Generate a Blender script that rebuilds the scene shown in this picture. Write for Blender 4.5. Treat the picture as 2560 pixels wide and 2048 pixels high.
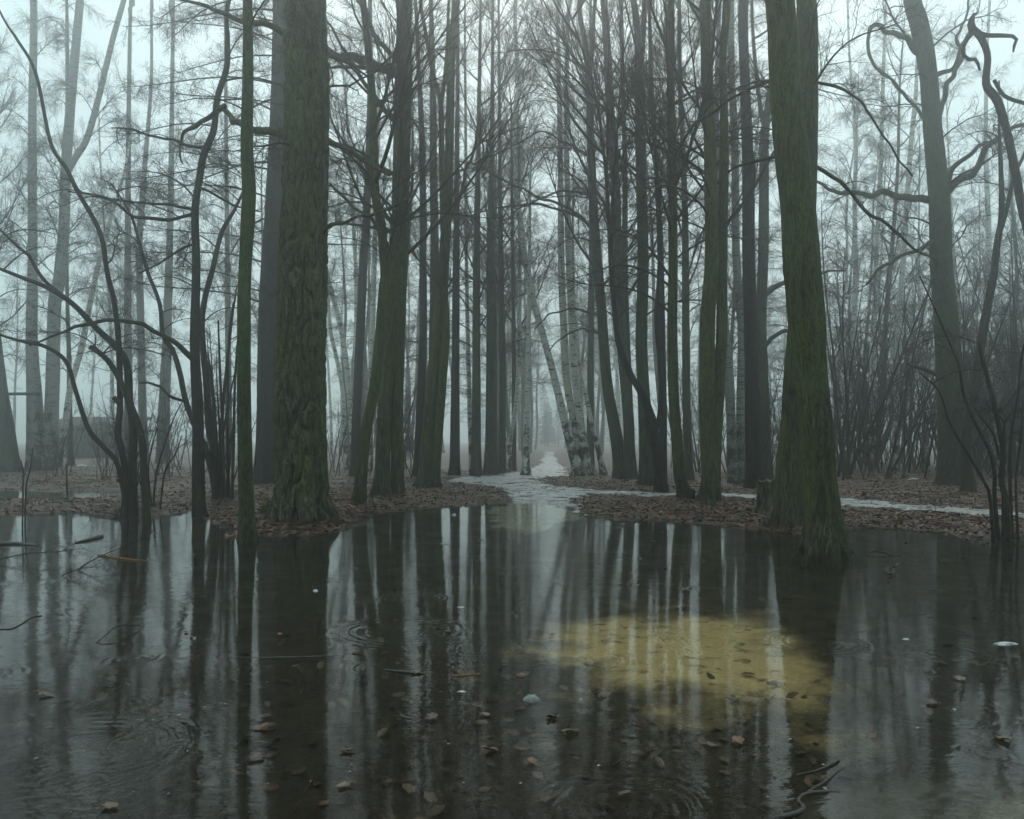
import bpy, math, random
import numpy as np
from math import radians as RAD

for o in list(bpy.data.objects):
    bpy.data.objects.remove(o)
S = bpy.context.scene
COL = S.collection
rng = np.random.default_rng(7)
random.seed(7)

# ------------------------------------------------------------------ camera
FPX, VH, CH, CU = 2000.0, 1095.0, 1.45, 1280.0     # focal px, horizon row, eye height, centre column (2560 px wide)
cam = bpy.data.cameras.new("camera")
cam.sensor_width = 36.0
cam.lens = 36.0 * FPX / 2560.0
cam.shift_y = (VH - 1024.0) / 2560.0
cam.clip_start = 0.05
cam.clip_end = 1000.0
camo = bpy.data.objects.new("camera", cam)
camo.location = (0, 0, CH)
camo.rotation_euler = (RAD(90), 0, 0)
COL.objects.link(camo)
S.camera = camo

# ------------------------------------------------------------------ world / sun / exposure
SUN_EL, SUN_AZ = 52.0, 4.0
W = bpy.data.worlds.new("World")
S.world = W
W.use_nodes = True
nt = W.node_tree
nt.nodes.clear()
sky = nt.nodes.new("ShaderNodeTexSky")
sky.sky_type = 'NISHITA'
sky.sun_disc = False
sky.sun_elevation = RAD(SUN_EL)
sky.sun_rotation = RAD(SUN_AZ)
sky.air_density = 1.0
sky.dust_density = 6.0
sky.ozone_density = 1.0
mixc = nt.nodes.new("ShaderNodeMix")
mixc.data_type = 'RGBA'
mixc.inputs[0].default_value = 0.8
mixc.inputs[7].default_value = (4.75, 6.55, 6.65, 1)       # even cloud layer
nt.links.new(sky.outputs[0], mixc.inputs[6])
bg = nt.nodes.new("ShaderNodeBackground")
bg.inputs[1].default_value = 0.12
wo = nt.nodes.new("ShaderNodeOutputWorld")
nt.links.new(mixc.outputs[2], bg.inputs[0])
nt.links.new(bg.outputs[0], wo.inputs[0])

sl = bpy.data.lights.new("sun", 'SUN')
sl.energy = 0.8
sl.angle = RAD(40)
sl.color = (1.0, 0.98, 0.95)
so = bpy.data.objects.new("sun", sl)
so.rotation_euler = (-RAD(90 - SUN_EL), 0, -RAD(SUN_AZ))
so.location = (0, 20, 40)
COL.objects.link(so)

S.view_settings.view_transform = 'Standard'
S.view_settings.look = 'None'
S.view_settings.gamma = 1.0
S.view_settings.use_curve_mapping = False
S.view_settings.exposure = 0.42
HAZE_DENSITY = 0.0102

S.render.engine = 'CYCLES'
c = S.cycles
c.use_denoising = True
try:
    c.denoiser = 'OPENIMAGEDENOISE'
    c.denoising_input_passes = 'RGB_ALBEDO_NORMAL'
    c.denoising_prefilter = 'ACCURATE'
except Exception:
    pass
c.max_bounces = 7
c.diffuse_bounces = 2
c.glossy_bounces = 3
c.transmission_bounces = 4
c.transparent_max_bounces = 8
c.volume_bounces = 2
c.use_adaptive_sampling = True
c.adaptive_threshold = 0.03
c.sample_clamp_indirect = 6.0


# ------------------------------------------------------------------ numeric helpers
def vnoise(p, seed=0):
    p = np.asarray(p, dtype=np.float64)
    i = np.floor(p).astype(np.int64)
    f = p - i
    u = f * f * (3 - 2 * f)

    def h(a, b, c_):
        n = (a * 374761393 + b * 668265263 + c_ * 2147483647 + seed * 974634777) & 0xffffffff
        n = ((n ^ (n >> 13)) * 1274126177) & 0xffffffff
        n = n ^ (n >> 16)
        return (n & 0xffff) / 65535.0
    x, y, z = i[..., 0], i[..., 1], i[..., 2]
    ux, uy, uz = u[..., 0], u[..., 1], u[..., 2]
    r = 0
    for dx in (0, 1):
        wx = ux if dx else 1 - ux
        for dy in (0, 1):
            wy = uy if dy else 1 - uy
            for dz in (0, 1):
                wz = uz if dz else 1 - uz
                r = r + h(x + dx, y + dy, z + dz) * wx * wy * wz
    return r


def fbm(p, octv=3, seed=0):
    p = np.asarray(p, dtype=np.float64)
    a, s, t = 1.0, 0.0, 0.0
    for k in range(octv):
        s = s + a * vnoise(p * (2.03 ** k), seed + k * 17)
        t += a
        a *= 0.5
    return s / t


def sstep(a, b, x):
    t = np.clip((x - a) / (b - a), 0, 1)
    return t * t * (3 - 2 * t)


def nrm(v):
    return v / np.maximum(np.linalg.norm(v, axis=-1, keepdims=True), 1e-9)


def px(u, v, D):
    return np.array([(u - CU) * D / FPX, D, CH + (VH - v) * D / FPX])


def gd(v, zg=0.06):
    return FPX * (CH - zg) / (v - VH)


def gxy(u, v, zg=0.0):
    D = gd(v, zg)
    return np.array([(u - CU) * D / FPX, D])


# ------------------------------------------------------------------ mesh helpers
ZMAX = [10.0]


class Geo:
    def __init__(s):
        s.V, s.F, s.n = [], [], 0

    def add(s, V, F):
        s.V.append(np.asarray(V, dtype=np.float32).reshape(-1, 3))
        s.F.append(np.asarray(F, dtype=np.int32).reshape(-1, 4) + s.n)
        s.n += len(s.V[-1])

    def arrays(s):
        return np.concatenate(s.V), np.concatenate(s.F)


def mesh_from(name, V, F, mat=None, smooth=True, fattr=None, vattr=None):
    V = np.asarray(V, dtype=np.float32).reshape(-1, 3)
    F = np.asarray(F, dtype=np.int32)
    k = F.shape[1]
    m = bpy.data.meshes.new(name)
    m.vertices.add(len(V))
    m.vertices.foreach_set('co', V.ravel())
    m.loops.add(F.size)
    m.loops.foreach_set('vertex_index', F.ravel())
    m.polygons.add(len(F))
    m.polygons.foreach_set('loop_start', np.arange(len(F), dtype=np.int32) * k)
    try:
        m.polygons.foreach_set('loop_total', np.full(len(F), k, dtype=np.int32))
    except Exception:
        pass
    if smooth:
        m.polygons.foreach_set('use_smooth', np.ones(len(F), dtype=bool))
    if fattr:
        for an, a in fattr.items():
            at = m.attributes.new(an, 'FLOAT', 'FACE')
            at.data.foreach_set('value', np.asarray(a, dtype=np.float32))
    if vattr:
        for an, a in vattr.items():
            at = m.attributes.new(an, 'FLOAT', 'POINT')
            at.data.foreach_set('value', np.asarray(a, dtype=np.float32))
    m.update(calc_edges=True)
    m.validate()
    if mat:
        m.materials.append(mat)
    return m


def link(name, data, parent=None, loc=(0, 0, 0), rot=(0, 0, 0), scale=1.0):
    o = bpy.data.objects.new(name, data)
    COL.objects.link(o)
    o.location = loc
    o.rotation_euler = rot
    o.scale = (scale, scale, scale) if np.isscalar(scale) else scale
    if parent is not None:
        o.parent = parent
    return o


def tag(o, label=None, cat=None, group=None, kind=None):
    if label:
        o['label'] = label
    if cat:
        o['category'] = cat
    if group:
        o['group'] = group
    if kind:
        o['kind'] = kind
    return o


def tubes(P, R, sides):
    """P (N,K,3) polylines, R (N,K) radii -> verts, quads"""
    P = np.asarray(P, dtype=np.float64)
    R = np.asarray(R, dtype=np.float64)
    N, K = P.shape[:2]
    T = nrm(np.gradient(P, axis=1))
    mt = np.abs(T.mean(axis=1))
    ref = np.eye(3)[np.argmin(mt, axis=1)]
    e1 = nrm(np.cross(T, ref[:, None, :]))
    e2 = np.cross(T, e1)
    th = np.linspace(0, 2 * np.pi, sides, endpoint=False)
    V = P[:, :, None, :] + R[:, :, None, None] * (np.cos(th)[None, None, :, None] * e1[:, :, None, :] + np.sin(th)[None, None, :, None] * e2[:, :, None, :])
    idx = np.arange(N * K * sides).reshape(N, K, sides)
    a = idx[:, :-1, :]
    b = np.roll(a, -1, axis=2)
    d = idx[:, 1:, :]
    e = np.roll(d, -1, axis=2)
    F = np.stack([a, b, e, d], axis=-1).reshape(-1, 4)
    return V.reshape(-1, 3), F


def spline(P, step, extra=None):
    """Catmull-Rom through P (n,m columns: xyz + values), resampled at about `step` metres"""
    P = np.asarray(P, dtype=np.float64)
    Q = np.vstack([2 * P[0] - P[1], P, 2 * P[-1] - P[-2]])
    out = []
    for i in range(1, len(Q) - 2):
        t = np.linspace(0, 1, 12, endpoint=False)[:, None]
        p0, p1, p2, p3 = Q[i - 1], Q[i], Q[i + 1], Q[i + 2]
        out.append(0.5 * (2 * p1 + (p2 - p0) * t + (2 * p0 - 5 * p1 + 4 * p2 - p3) * t ** 2 + (3 * p1 - p0 - 3 * p2 + p3) * t ** 3))
    out.append(P[-1:])
    o = np.concatenate(out)
    s = np.concatenate([[0], np.cumsum(np.linalg.norm(np.diff(o[:, :3], axis=0), axis=1))])
    n = max(4, int(s[-1] / step) + 1)
    ss = np.linspace(0, s[-1], n)
    return np.stack([np.interp(ss, s, o[:, k]) for k in range(o.shape[1])], axis=1)


# ------------------------------------------------------------------ materials
class NT:
    def __init__(s, name):
        s.m = bpy.data.materials.new(name)
        s.m.use_nodes = True
        s.t = s.m.node_tree
        s.t.nodes.clear()
        s.out = s.n('ShaderNodeOutputMaterial')

    def n(s, typ, **kw):
        nd = s.t.nodes.new(typ)
        for k, v in kw.items():
            setattr(nd, k, v)
        return nd

    def l(s, a, b):
        s.t.links.new(a, b)

    def val(s, nd, key, v):
        if hasattr(v, 'links') or hasattr(v, 'is_linked'):
            s.l(v, nd.inputs[key])
        else:
            nd.inputs[key].default_value = v

    def coord(s, scale=(1, 1, 1), kind='Object', rot=(0, 0, 0)):
        tc = s.n('ShaderNodeTexCoord')
        mp = s.n('ShaderNodeMapping')
        mp.inputs['Scale'].default_value = scale
        mp.inputs['Rotation'].default_value = rot
        s.l(tc.outputs[kind], mp.inputs[0])
        return mp.outputs[0]

    def noise(s, vec, scale=5, detail=4, rough=.6, dist=0.0):
        nd = s.n('ShaderNodeTexNoise')
        s.l(vec, nd.inputs['Vector'])
        nd.inputs['Scale'].default_value = scale
        nd.inputs['Detail'].default_value = detail
        nd.inputs['Roughness'].default_value = rough
        nd.inputs['Distortion'].default_value = dist
        return nd.outputs[0]

    def ramp(s, fac, stops):
        nd = s.n('ShaderNodeValToRGB')
        el = nd.color_ramp.elements
        while len(el) < len(stops):
            el.new(0.5)
        for e, (p, col) in zip(el, stops):
            e.position = p
            e.color = (*col, 1) if not np.isscalar(col) else (col, col, col, 1)
        s.l(fac, nd.inputs[0])
        return nd.outputs[0]

    def mix(s, fac, a, b, blend='MIX'):
        nd = s.n('ShaderNodeMix', data_type='RGBA', blend_type=blend)
        s.val(nd, 0, fac)
        for k, v in ((6, a), (7, b)):
            if isinstance(v, tuple):
                nd.inputs[k].default_value = (*v, 1)
            else:
                s.l(v, nd.inputs[k])
        return nd.outputs[2]

    def math(s, op, a, b=None, c_=None):
        nd = s.n('ShaderNodeMath', operation=op)
        for k, v in enumerate((a, b, c_)):
            if v is not None:
                s.val(nd, k, v)
        return nd.outputs[0]

    def attr(s, name):
        nd = s.n('ShaderNodeAttribute')
        nd.attribute_name = name
        return nd.outputs['Fac']

    def rand(s):
        return s.n('ShaderNodeObjectInfo').outputs['Random']

    def bsdf(s, color, rough=0.8, spec=0.3, height=None, dist=0.01, strength=1.0, **kw):
        p = s.n('ShaderNodeBsdfPrincipled')
        if isinstance(color, tuple):
            p.inputs['Base Color'].default_value = (*color, 1)
        else:
            s.l(color, p.inputs['Base Color'])
        s.val(p, 'Roughness', rough)
        p.inputs['Specular IOR Level'].default_value = spec
        if height is not None:
            b = s.n('ShaderNodeBump')
            b.inputs['Distance'].default_value = dist
            b.inputs['Strength'].default_value = strength
            s.l(height, b.inputs['Height'])
            s.l(b.outputs[0], p.inputs['Normal'])
        s.l(p.outputs[0], s.out.inputs[0])
        return s.m


def bark(name, dark, light, moss, moss_amt, ridge=26, stretch=.16, dist=.02, mossscale=1.6):
    t = NT(name)
    v = t.coord((1, 1, stretch))
    r = t.noise(v, ridge, 5, .65, .4)
    f = t.noise(t.coord((1, 1, .6)), 60, 3)
    base = t.ramp(r, [(.38, dark), (.50, tuple((x + y) * .38 for x, y in zip(dark, light))), (.64, light)])
    seam = t.ramp(t.math('ABSOLUTE', t.math('SUBTRACT', t.noise(t.coord((1, 1, stretch * 1.4)), ridge * .55, 3, .6, .8), .5)), [(.0, .22), (.045, 1.0)])
    mn = t.noise(t.coord((1, 1, .45)), mossscale, 5, .65)
    mo = t.ramp(mn, [(max(0, .72 - moss_amt * .6), 0.0), (min(1, .95 - moss_amt * .6), 1.0)])
    tc_ = t.n('ShaderNodeTexCoord')
    sz_ = t.n('ShaderNodeSeparateXYZ')
    t.l(tc_.outputs['Object'], sz_.inputs[0])
    foot = t.ramp(t.math('ADD', t.math('MULTIPLY', sz_.outputs[2], .6), t.math('MULTIPLY', t.noise(t.coord(), 4, 3), .7)), [(.40, .06), (.95, 1.0)])
    mo = t.math('MULTIPLY', mo, foot)
    mgrain = t.math('MULTIPLY', mo, t.ramp(f, [(.25, .35), (.6, 1.0)]))
    mcol = t.mix(t.noise(t.coord((1, 1, .5)), 14, 3), tuple(x * .55 for x in moss), tuple(min(1, x * 1.5) for x in moss))
    col = t.mix(mgrain, base, mcol)
    col = t.mix(1.0, col, seam, 'MULTIPLY')
    lich = t.ramp(t.noise(t.coord(), 9, 4, .7), [(.66, 0.0), (.72, .55)])
    col = t.mix(lich, col, (.19, .21, .17))
    h = t.math('ADD', r, t.math('MULTIPLY', f, .35))
    return t.bsdf(col, .78, .28, h, dist)


M = {}
M['lime'] = bark('bark_lime', (.008, .007, .005), (.150, .126, .082), (.092, .118, .026), .66, 30, .12, .03)
M['limegrey'] = bark('bark_lime_grey', (.010, .009, .008), (.130, .116, .088), (.072, .100, .030), .60, 30, .12, .03)
M['oak'] = bark('bark_oak', (.007, .005, .003), (.185, .158, .104), (.104, .128, .034), .62, 20, .2, .03)
M['slim'] = bark('bark_slim', (.012, .011, .007), (.110, .098, .058), (.076, .106, .024), .68, 40, .25, .014)
M['dark'] = bark('bark_dark', (.014, .011, .010), (.055, .042, .036), (.03, .036, .022), .15, 30, .22, .02)
M['hazel'] = bark('bark_hazel', (.028, .022, .015), (.080, .064, .042), (.045, .056, .022), .40, 34, .3, .006)
M['reddish'] = bark('bark_reddish', (.022, .012, .009), (.110, .050, .032), (.04, .04, .02), .1, 24, .3, .014)


def birch_mat(name, tone=1.0):
    t = NT(name)
    tc = t.n('ShaderNodeTexCoord')
    sep = t.n('ShaderNodeSeparateXYZ')
    t.l(tc.outputs['Object'], sep.inputs[0])
    v = t.coord((1, 1, 5.5))
    a = t.noise(v, 3.2, 4, .6, .3)
    lent = t.ramp(a, [(.57, 0.0), (.63, 1.0)])
    pat = t.noise(t.coord((1, 1, .9)), 2.6, 5, .7, .6)
    lowb = t.n('ShaderNodeMapRange')
    lowb.inputs[1].default_value = 0.2
    lowb.inputs[2].default_value = 3.0
    lowb.inputs[3].default_value = 0.21
    lowb.inputs[4].default_value = 0.0
    t.l(sep.outputs[2], lowb.inputs[0])
    pb = t.ramp(t.math('ADD', pat, lowb.outputs[0]), [(.60, 0.0), (.70, 1.0)])
    white = t.mix(t.noise(t.coord((1, 1, 2)), 7, 4), (.80 * tone, .79 * tone, .72 * tone), (.52 * tone, .51 * tone, .44 * tone))
    col = t.mix(lent, white, (.035, .032, .028))
    col = t.mix(pb, col, (.045, .042, .034))
    h = t.math('ADD', t.math('MULTIPLY', pb, .8), a)
    return t.bsdf(col, .7, .3, h, .008)


M['birch'] = birch_mat('bark_birch')
M['birchdark'] = birch_mat('bark_birch_rough', .42)


def twig_mat(name, a, b):
    t = NT(name)
    col = t.mix(t.noise(t.coord(), 3, 3), a, b)
    return t.bsdf(col, .8, .25)


M['twig'] = twig_mat('twig_grey', (.030, .027, .022), (.055, .052, .040))
M['twigmoss'] = twig_mat('twig_moss', (.028, .030, .018), (.050, .058, .028))
M['twigred'] = twig_mat('twig_brown', (.040, .028, .024), (.060, .044, .036))
M['twigbirch'] = twig_mat('twig_birch', (.050, .038, .036), (.085, .066, .060))


# ------------------------------------------------------------------ terrain
def D2S(pts):
    k = 2560 / 2156.0
    return [(a * k, b * k) for a, b in pts]


shore = D2S([(-420, 1083), (0, 1084), (120, 1081), (235, 1088), (340, 1090), (385, 1080), (405, 1066), (436, 1066), (445, 1090), (470, 1108), (505, 1128),
             (560, 1128), (640, 1129), (700, 1122), (752, 1104), (772, 1084), (860, 1077), (960, 1066), (1050, 1060), (1120, 1057),
             (1200, 1068), (1240, 1088), (1300, 1097), (1400, 1098), (1500, 1105), (1600, 1116), (1690, 1126), (1735, 1126),
             (1780, 1114), (1900, 1113), (2000, 1121), (2080, 1136), (2156, 1139), (2560, 1142)])
pond = [tuple(gxy(u, v)) for u, v in shore]
pond = pond + [(24, 6), (14, 1.2), (2.5, 1.9), (0, 1.7), (-3, 1.6), (-14, 1.0), (-26, 8)]
back_pool = [tuple(gxy(u, v)) for u, v in D2S([(-260, 1034), (-60, 1030), (120, 1036), (230, 1034), (310, 1040), (300, 1048), (230, 1047), (150, 1054), (-60, 1055), (-260, 1053)])]
path_px = [(1096, 1216), (1161, 1203), (1235, 1199), (1300, 1190), (1330, 1180), (1352, 1165), (1362, 1145), (1366, 1128), (1380, 1128), (1386, 1145), (1396, 1165), (1410, 1180), (1417, 1196), (1352, 1203), (1322, 1208), (1361, 1220), (1409, 1230),
           (1478, 1237), (1660, 1245), (1886, 1253), (2108, 1264), (2312, 1278), (2560, 1296), (2800, 1312), (2800, 1330), (2560, 1312), (2356, 1295),
           (2108, 1279), (1886, 1262), (1660, 1253), (1478, 1246), (1420, 1256), (1443, 1276), (1424, 1298), (1322, 1306), (1262, 1296), (1240, 1266),
           (1272, 1252), (1274, 1234), (1235, 1229), (1191, 1221)]
path_poly = [tuple(gxy(u, v)) for u, v in path_px]


def sdf(poly, X, Y):
    P = np.stack([X, Y], -1).astype(np.float64)
    d = np.full(X.shape, 1e9)
    ins = np.zeros(X.shape, bool)
    n = len(poly)
    for i in range(n):
        a = np.array(poly[i])
        b = np.array(poly[(i + 1) % n])
        ab = b - a
        t = np.clip(((P - a) @ ab) / max(ab @ ab, 1e-12), 0, 1)
        d = np.minimum(d, np.linalg.norm(P - a - t[..., None] * ab, axis=-1))
        cond = ((a[1] > P[..., 1]) != (b[1] > P[..., 1]))
        xi = a[0] + (P[..., 1] - a[1]) / (b[1] - a[1] if abs(b[1] - a[1]) > 1e-12 else 1e-12) * ab[0]
        ins ^= cond & (P[..., 0] < xi)
    return np.where(ins, -d, d)


MOUNDS = []          # (x, y, height, radius)


def height(X, Y):
    X = np.asarray(X, float)
    Y = np.asarray(Y, float)
    q = np.stack([X, Y, np.zeros_like(X)], -1)
    w = (fbm(q * 2.2, 3, 3) - .5) * .9 + (fbm(q * 9, 2, 5) - .5) * .35
    amp = 0.35 + 0.02 * np.clip(Y, 0, 30)
    s = np.minimum(sdf(pond, X, Y), sdf(back_pool, X, Y)) + w * amp
    und = (fbm(q * .35, 3, 9) - .5) * .14 + (fbm(q * 2.5, 3, 11) - .5) * .05
    land = .012 + .075 * sstep(0, 1.3, s) + (und + .03) * sstep(.2, 2.0, s) * .9
    rough = (fbm(q * 11, 2, 21) - .5) * .035
    land = np.maximum(land + rough * sstep(-.05, .3, s), .004)
    floor = -.02 - .20 * sstep(0, 1.7, -s) + (fbm(q * 3, 3, 23) - .5) * .06 * sstep(.1, 1.0, -s)
    # shallow gravel shelf at the near right
    shelf = sstep(1.1, .2, np.hypot((X - 2.3) / 1.35, (Y - 3.0) / .95))
    floor = floor * (1 - shelf) + (-.022 + (fbm(q * 8, 2, 29) - .5) * .016) * shelf
    z = np.where(s > 0, land, np.minimum(floor, -.004))
    for mx, my, mh, mr in MOUNDS:
        z = z + mh * np.exp(-((X - mx) ** 2 + (Y - my) ** 2) / (mr * mr))
    return z


def hz(x, y):
    return float(height(np.array([x]), np.array([y]))[0])


for u, v, mh, mr in ((757, 1300, .12, .9), (620, 1338, .06, .35), (338, 1283, .12, .45), (2064, 1362, .10, .5), (1973, 1312, .07, .6), (1775, 1256, .06, .7), (2510, 1340, .12, .45),
                     (1070, 1222, .12, .8), (960, 1246, .06, .7), (2386, 1217, .12, 1.2), (1915, 1284, .06, .5), (118, 1180, .15, 1.6), (560, 1250, .10, .6)):
    x, y = gxy(u, v)
    MOUNDS.append((x, y, mh, mr))


def axis(lo, f0, f1, hi, fine, g):
    a = list(np.arange(f0, f1 + 1e-6, fine))
    st = fine
    while a[-1] < hi:
        st *= g
        a.append(a[-1] + st)
    st = fine
    while a[0] > lo:
        st *= g
        a.insert(0, a[0] - st)
    return np.array(a)


xs = axis(-150, -11, 11, 150, .085, 1.09)
ys = np.concatenate([axis(-40, 1.5, 14, 14, .07, 1.25), axis(14, 14, 24, 190, .095, 1.07)[1:]])
GX, GY = np.meshgrid(xs, ys)
GZ = height(GX, GY)


def grid_faces(ny, nx):
    i = np.arange(ny * nx).reshape(ny, nx)
    return np.stack([i[:-1, :-1], i[:-1, 1:], i[1:, 1:], i[1:, :-1]], -1).reshape(-1, 4)


GV = np.stack([GX, GY, GZ], -1).reshape(-1, 3)
flat = np.stack([GX.ravel(), GY.ravel(), np.zeros(GX.size)], -1)
# sandy patch on the pond floor, its pool of light painted into the colour
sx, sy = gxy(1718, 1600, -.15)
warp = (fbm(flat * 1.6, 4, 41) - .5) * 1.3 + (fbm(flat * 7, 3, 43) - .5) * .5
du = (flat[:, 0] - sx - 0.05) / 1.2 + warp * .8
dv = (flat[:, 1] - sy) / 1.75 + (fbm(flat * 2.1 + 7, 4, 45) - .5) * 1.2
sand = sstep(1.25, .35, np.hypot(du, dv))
gx_, gy_ = 2.35, 3.0
gw = (fbm(flat * 2, 3, 47) - .5) * .8
grav = sstep(1.15, .8, np.hypot((flat[:, 0] - gx_) / 1.35, (flat[:, 1] - gy_) / .95) + gw * .4)
pale = sstep(1.05, .75, np.hypot((flat[:, 0] - 2.25) / .62, (flat[:, 1] - 2.95) / .42) + gw * .5)

t = NT('forest_floor')
co = t.coord((1, 1, 1))
n1 = t.noise(co, 1.6, 5)
n2 = t.noise(co, 22, 5, .7)
n3 = t.noise(co, 75, 3)
litter = t.ramp(n2, [(.28, (.016, .011, .008)), (.45, (.048, .032, .023)), (.60, (.085, .056, .038)), (.76, (.14, .088, .055))])
mud = t.ramp(n2, [(.35, (.006, .004, .002)), (.6, (.013, .009, .005)), (.78, (.026, .016, .008))])
geo = t.n('ShaderNodeNewGeometry')
sepz = t.n('ShaderNodeSeparateXYZ')
t.l(geo.outputs['Position'], sepz.inputs[0])
wet = t.n('ShaderNodeMapRange')
wet.inputs[1].default_value = -.03
wet.inputs[2].default_value = .03
t.l(sepz.outputs[2], wet.inputs[0])
col = t.mix(wet.outputs[0], mud, litter)
lit_sandc = t.ramp(n3, [(.3, (.50, .405, .205)), (.7, (.78, .65, .37))])  # bright tones include the light lying on the patch
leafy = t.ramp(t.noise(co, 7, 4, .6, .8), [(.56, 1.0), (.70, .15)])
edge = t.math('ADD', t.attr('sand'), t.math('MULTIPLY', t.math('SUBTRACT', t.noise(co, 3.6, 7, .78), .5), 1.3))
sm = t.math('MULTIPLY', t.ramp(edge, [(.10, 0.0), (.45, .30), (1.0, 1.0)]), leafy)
col = t.mix(sm, col, lit_sandc)
gravc = t.ramp(t.noise(co, 140, 2), [(.35, (.032, .034, .033)), (.55, (.075, .08, .078)), (.72, (.20, .18, .14))])
col = t.mix(t.attr('gravel'), col, gravc)
palec = t.ramp(n2, [(.3, (.20, .20, .185)), (.7, (.36, .36, .33))])
col = t.mix(t.math('MULTIPLY', t.attr('pale'), .85), col, palec)
hh = t.math('ADD', n2, t.math('MULTIPLY', n3, .5))
rough = t.ramp(n1, [(.35, .35), (.65, .75)])
M['ground'] = t.bsdf(col, rough, .35, hh, .03)
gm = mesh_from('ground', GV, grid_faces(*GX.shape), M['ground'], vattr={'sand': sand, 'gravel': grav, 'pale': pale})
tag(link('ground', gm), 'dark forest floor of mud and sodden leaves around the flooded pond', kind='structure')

# path: pale wet strip, sinks under the litter at its edges and under the pond at its near end
px_, py_ = np.arange(-4, 17, .09), np.concatenate([np.arange(11.5, 26, .07), np.arange(26, 80, .2)])
PX, PY = np.meshgrid(px_, py_)
q = np.stack([PX, PY, np.zeros_like(PX)], -1)
ps = sdf(path_poly, PX, PY) + (fbm(q * 1.3, 3, 61) - .5) * .6 + (fbm(q * 5, 3, 63) - .5) * .6
PZ = height(PX, PY) + .014 - np.clip(ps + .05, 0, 1) * .35 + (fbm(q * 7, 2, 65) - .5) * .02
fc = grid_faces(*PX.shape)
keep = (ps.ravel()[fc] < .10).any(axis=1)
fc = fc[keep]
used, inv = np.unique(fc.ravel(), return_inverse=True)
pv = np.stack([PX, PY, PZ], -1).reshape(-1, 3)[used]
t = NT('path_slush')
co = t.coord()
n2 = t.noise(co, 5, 5, .7)
col = t.ramp(n2, [(.30, (.07, .06, .05)), (.44, (.30, .30, .29)), (.56, (.44, .46, .46)), (.75, (.62, .65, .65))])
speck = t.ramp(t.noise(co, 24, 4, .7), [(.52, 0.0), (.64, .85)])
col = t.mix(speck, col, (.06, .048, .036))
M['path'] = t.bsdf(col, .42, .5, n2, .02)
tag(link('path', mesh_from('path', pv, inv.reshape(-1, 4), M['path'])), 'pale slushy footpath leading into the fog', kind='structure')

# water
t = NT('pond_water')
co = t.coord()


def rings(scale, freq, decay, amp, thr, w):
    vo = t.n('ShaderNodeTexVoronoi', voronoi_dimensions='2D', feature='F1')
    vo.inputs['Scale'].default_value = scale
    off = t.n('ShaderNodeMapping')
    off.inputs['Location'].default_value = (w, w * 1.7, 0)
    wob_ = t.n('ShaderNodeTexNoise')
    wob_.inputs['Scale'].default_value = 2.5
    t.l(co, wob_.inputs['Vector'])
    jig = t.n('ShaderNodeVectorMath', operation='MULTIPLY_ADD')
    t.l(wob_.outputs['Color'], jig.inputs[0])
    jig.inputs[1].default_value = (.09, .09, 0)
    t.l(co, jig.inputs[2])
    t.l(jig.outputs[0], off.inputs[0])
    t.l(off.outputs[0], vo.inputs['Vector'])
    d = vo.outputs['Distance']
    sc = t.n('ShaderNodeSeparateColor')
    t.l(vo.outputs['Color'], sc.inputs[0])
    on = t.math('GREATER_THAN', sc.outputs[0], thr)
    rad = t.math('MULTIPLY_ADD', sc.outputs[1], .32, .06)              # ring radius differs from drop to drop
    dd = t.math('SUBTRACT', d, rad)
    env = t.math('EXPONENT', t.math('MULTIPLY', t.math('MULTIPLY', dd, dd), -decay))
    wv = t.math('SINE', t.math('MULTIPLY', d, freq))
    part = t.ramp(t.noise(co, 3.0 + w * .05, 2), [(.36, .05), (.62, 1.0)])
    amp2 = t.math('MULTIPLY', t.math('MULTIPLY', sc.outputs[2], part), amp * 1.7)
    return t.math('MULTIPLY', t.math('MULTIPLY', t.math('MULTIPLY', wv, env), on), amp2)


h = rings(1.25, 85, 60, .00042, .62, 3.1)
h = t.math('ADD', h, rings(.8, 110, 90, .00042, .70, 11.7))
h = t.math('ADD', h, rings(2.3, 60, 40, .00018, .72, 27.3))
nw = t.noise(t.coord((1, 1.6, 1)), 5.0, 2, .5)
nw2 = t.noise(t.coord((1, 2.2, 1)), 19.0, 2, .5)
gust = t.ramp(t.noise(co, .35, 2), [(.38, .25), (.62, 1.0)])
h = t.math('ADD', h, t.math('MULTIPLY', t.math('MULTIPLY', nw, .0022), gust))
h = t.math('ADD', h, t.math('MULTIPLY', t.math('MULTIPLY', nw2, .00060), gust))
b = t.n('ShaderNodeBump')
b.inputs['Distance'].default_value = 1.0
b.inputs['Strength'].default_value = 1.0
t.l(h, b.inputs['Height'])
fr = t.n('ShaderNodeFresnel')
fr.inputs[0].default_value = 1.333
t.l(b.outputs[0], fr.inputs[1])
gl = t.n('ShaderNodeBsdfGlossy')
gl.inputs['Roughness'].default_value = 0.05
gl.inputs[0].default_value = (.95, .96, .96, 1)
t.l(b.outputs[0], gl.inputs['Normal'])
tr = t.n('ShaderNodeBsdfTransparent')
tr.inputs[0].default_value = (.88, .85, .74, 1)
mx = t.n('ShaderNodeMixShader')
t.l(fr.outputs[0], mx.inputs[0])
t.l(tr.outputs[0], mx.inputs[1])
t.l(gl.outputs[0], mx.inputs[2])
t.l(mx.outputs[0], t.out.inputs[0])
M['water'] = t.m
wv = [(-42, -3, 0), (42, -3, 0), (42, 34, 0), (-42, 34, 0)]
tag(link('pond_water', mesh_from('pond_water', wv, [[0, 1, 2, 3]], M['water'], smooth=False)), 'still dark flood water mirroring the trees', kind='structure')


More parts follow.
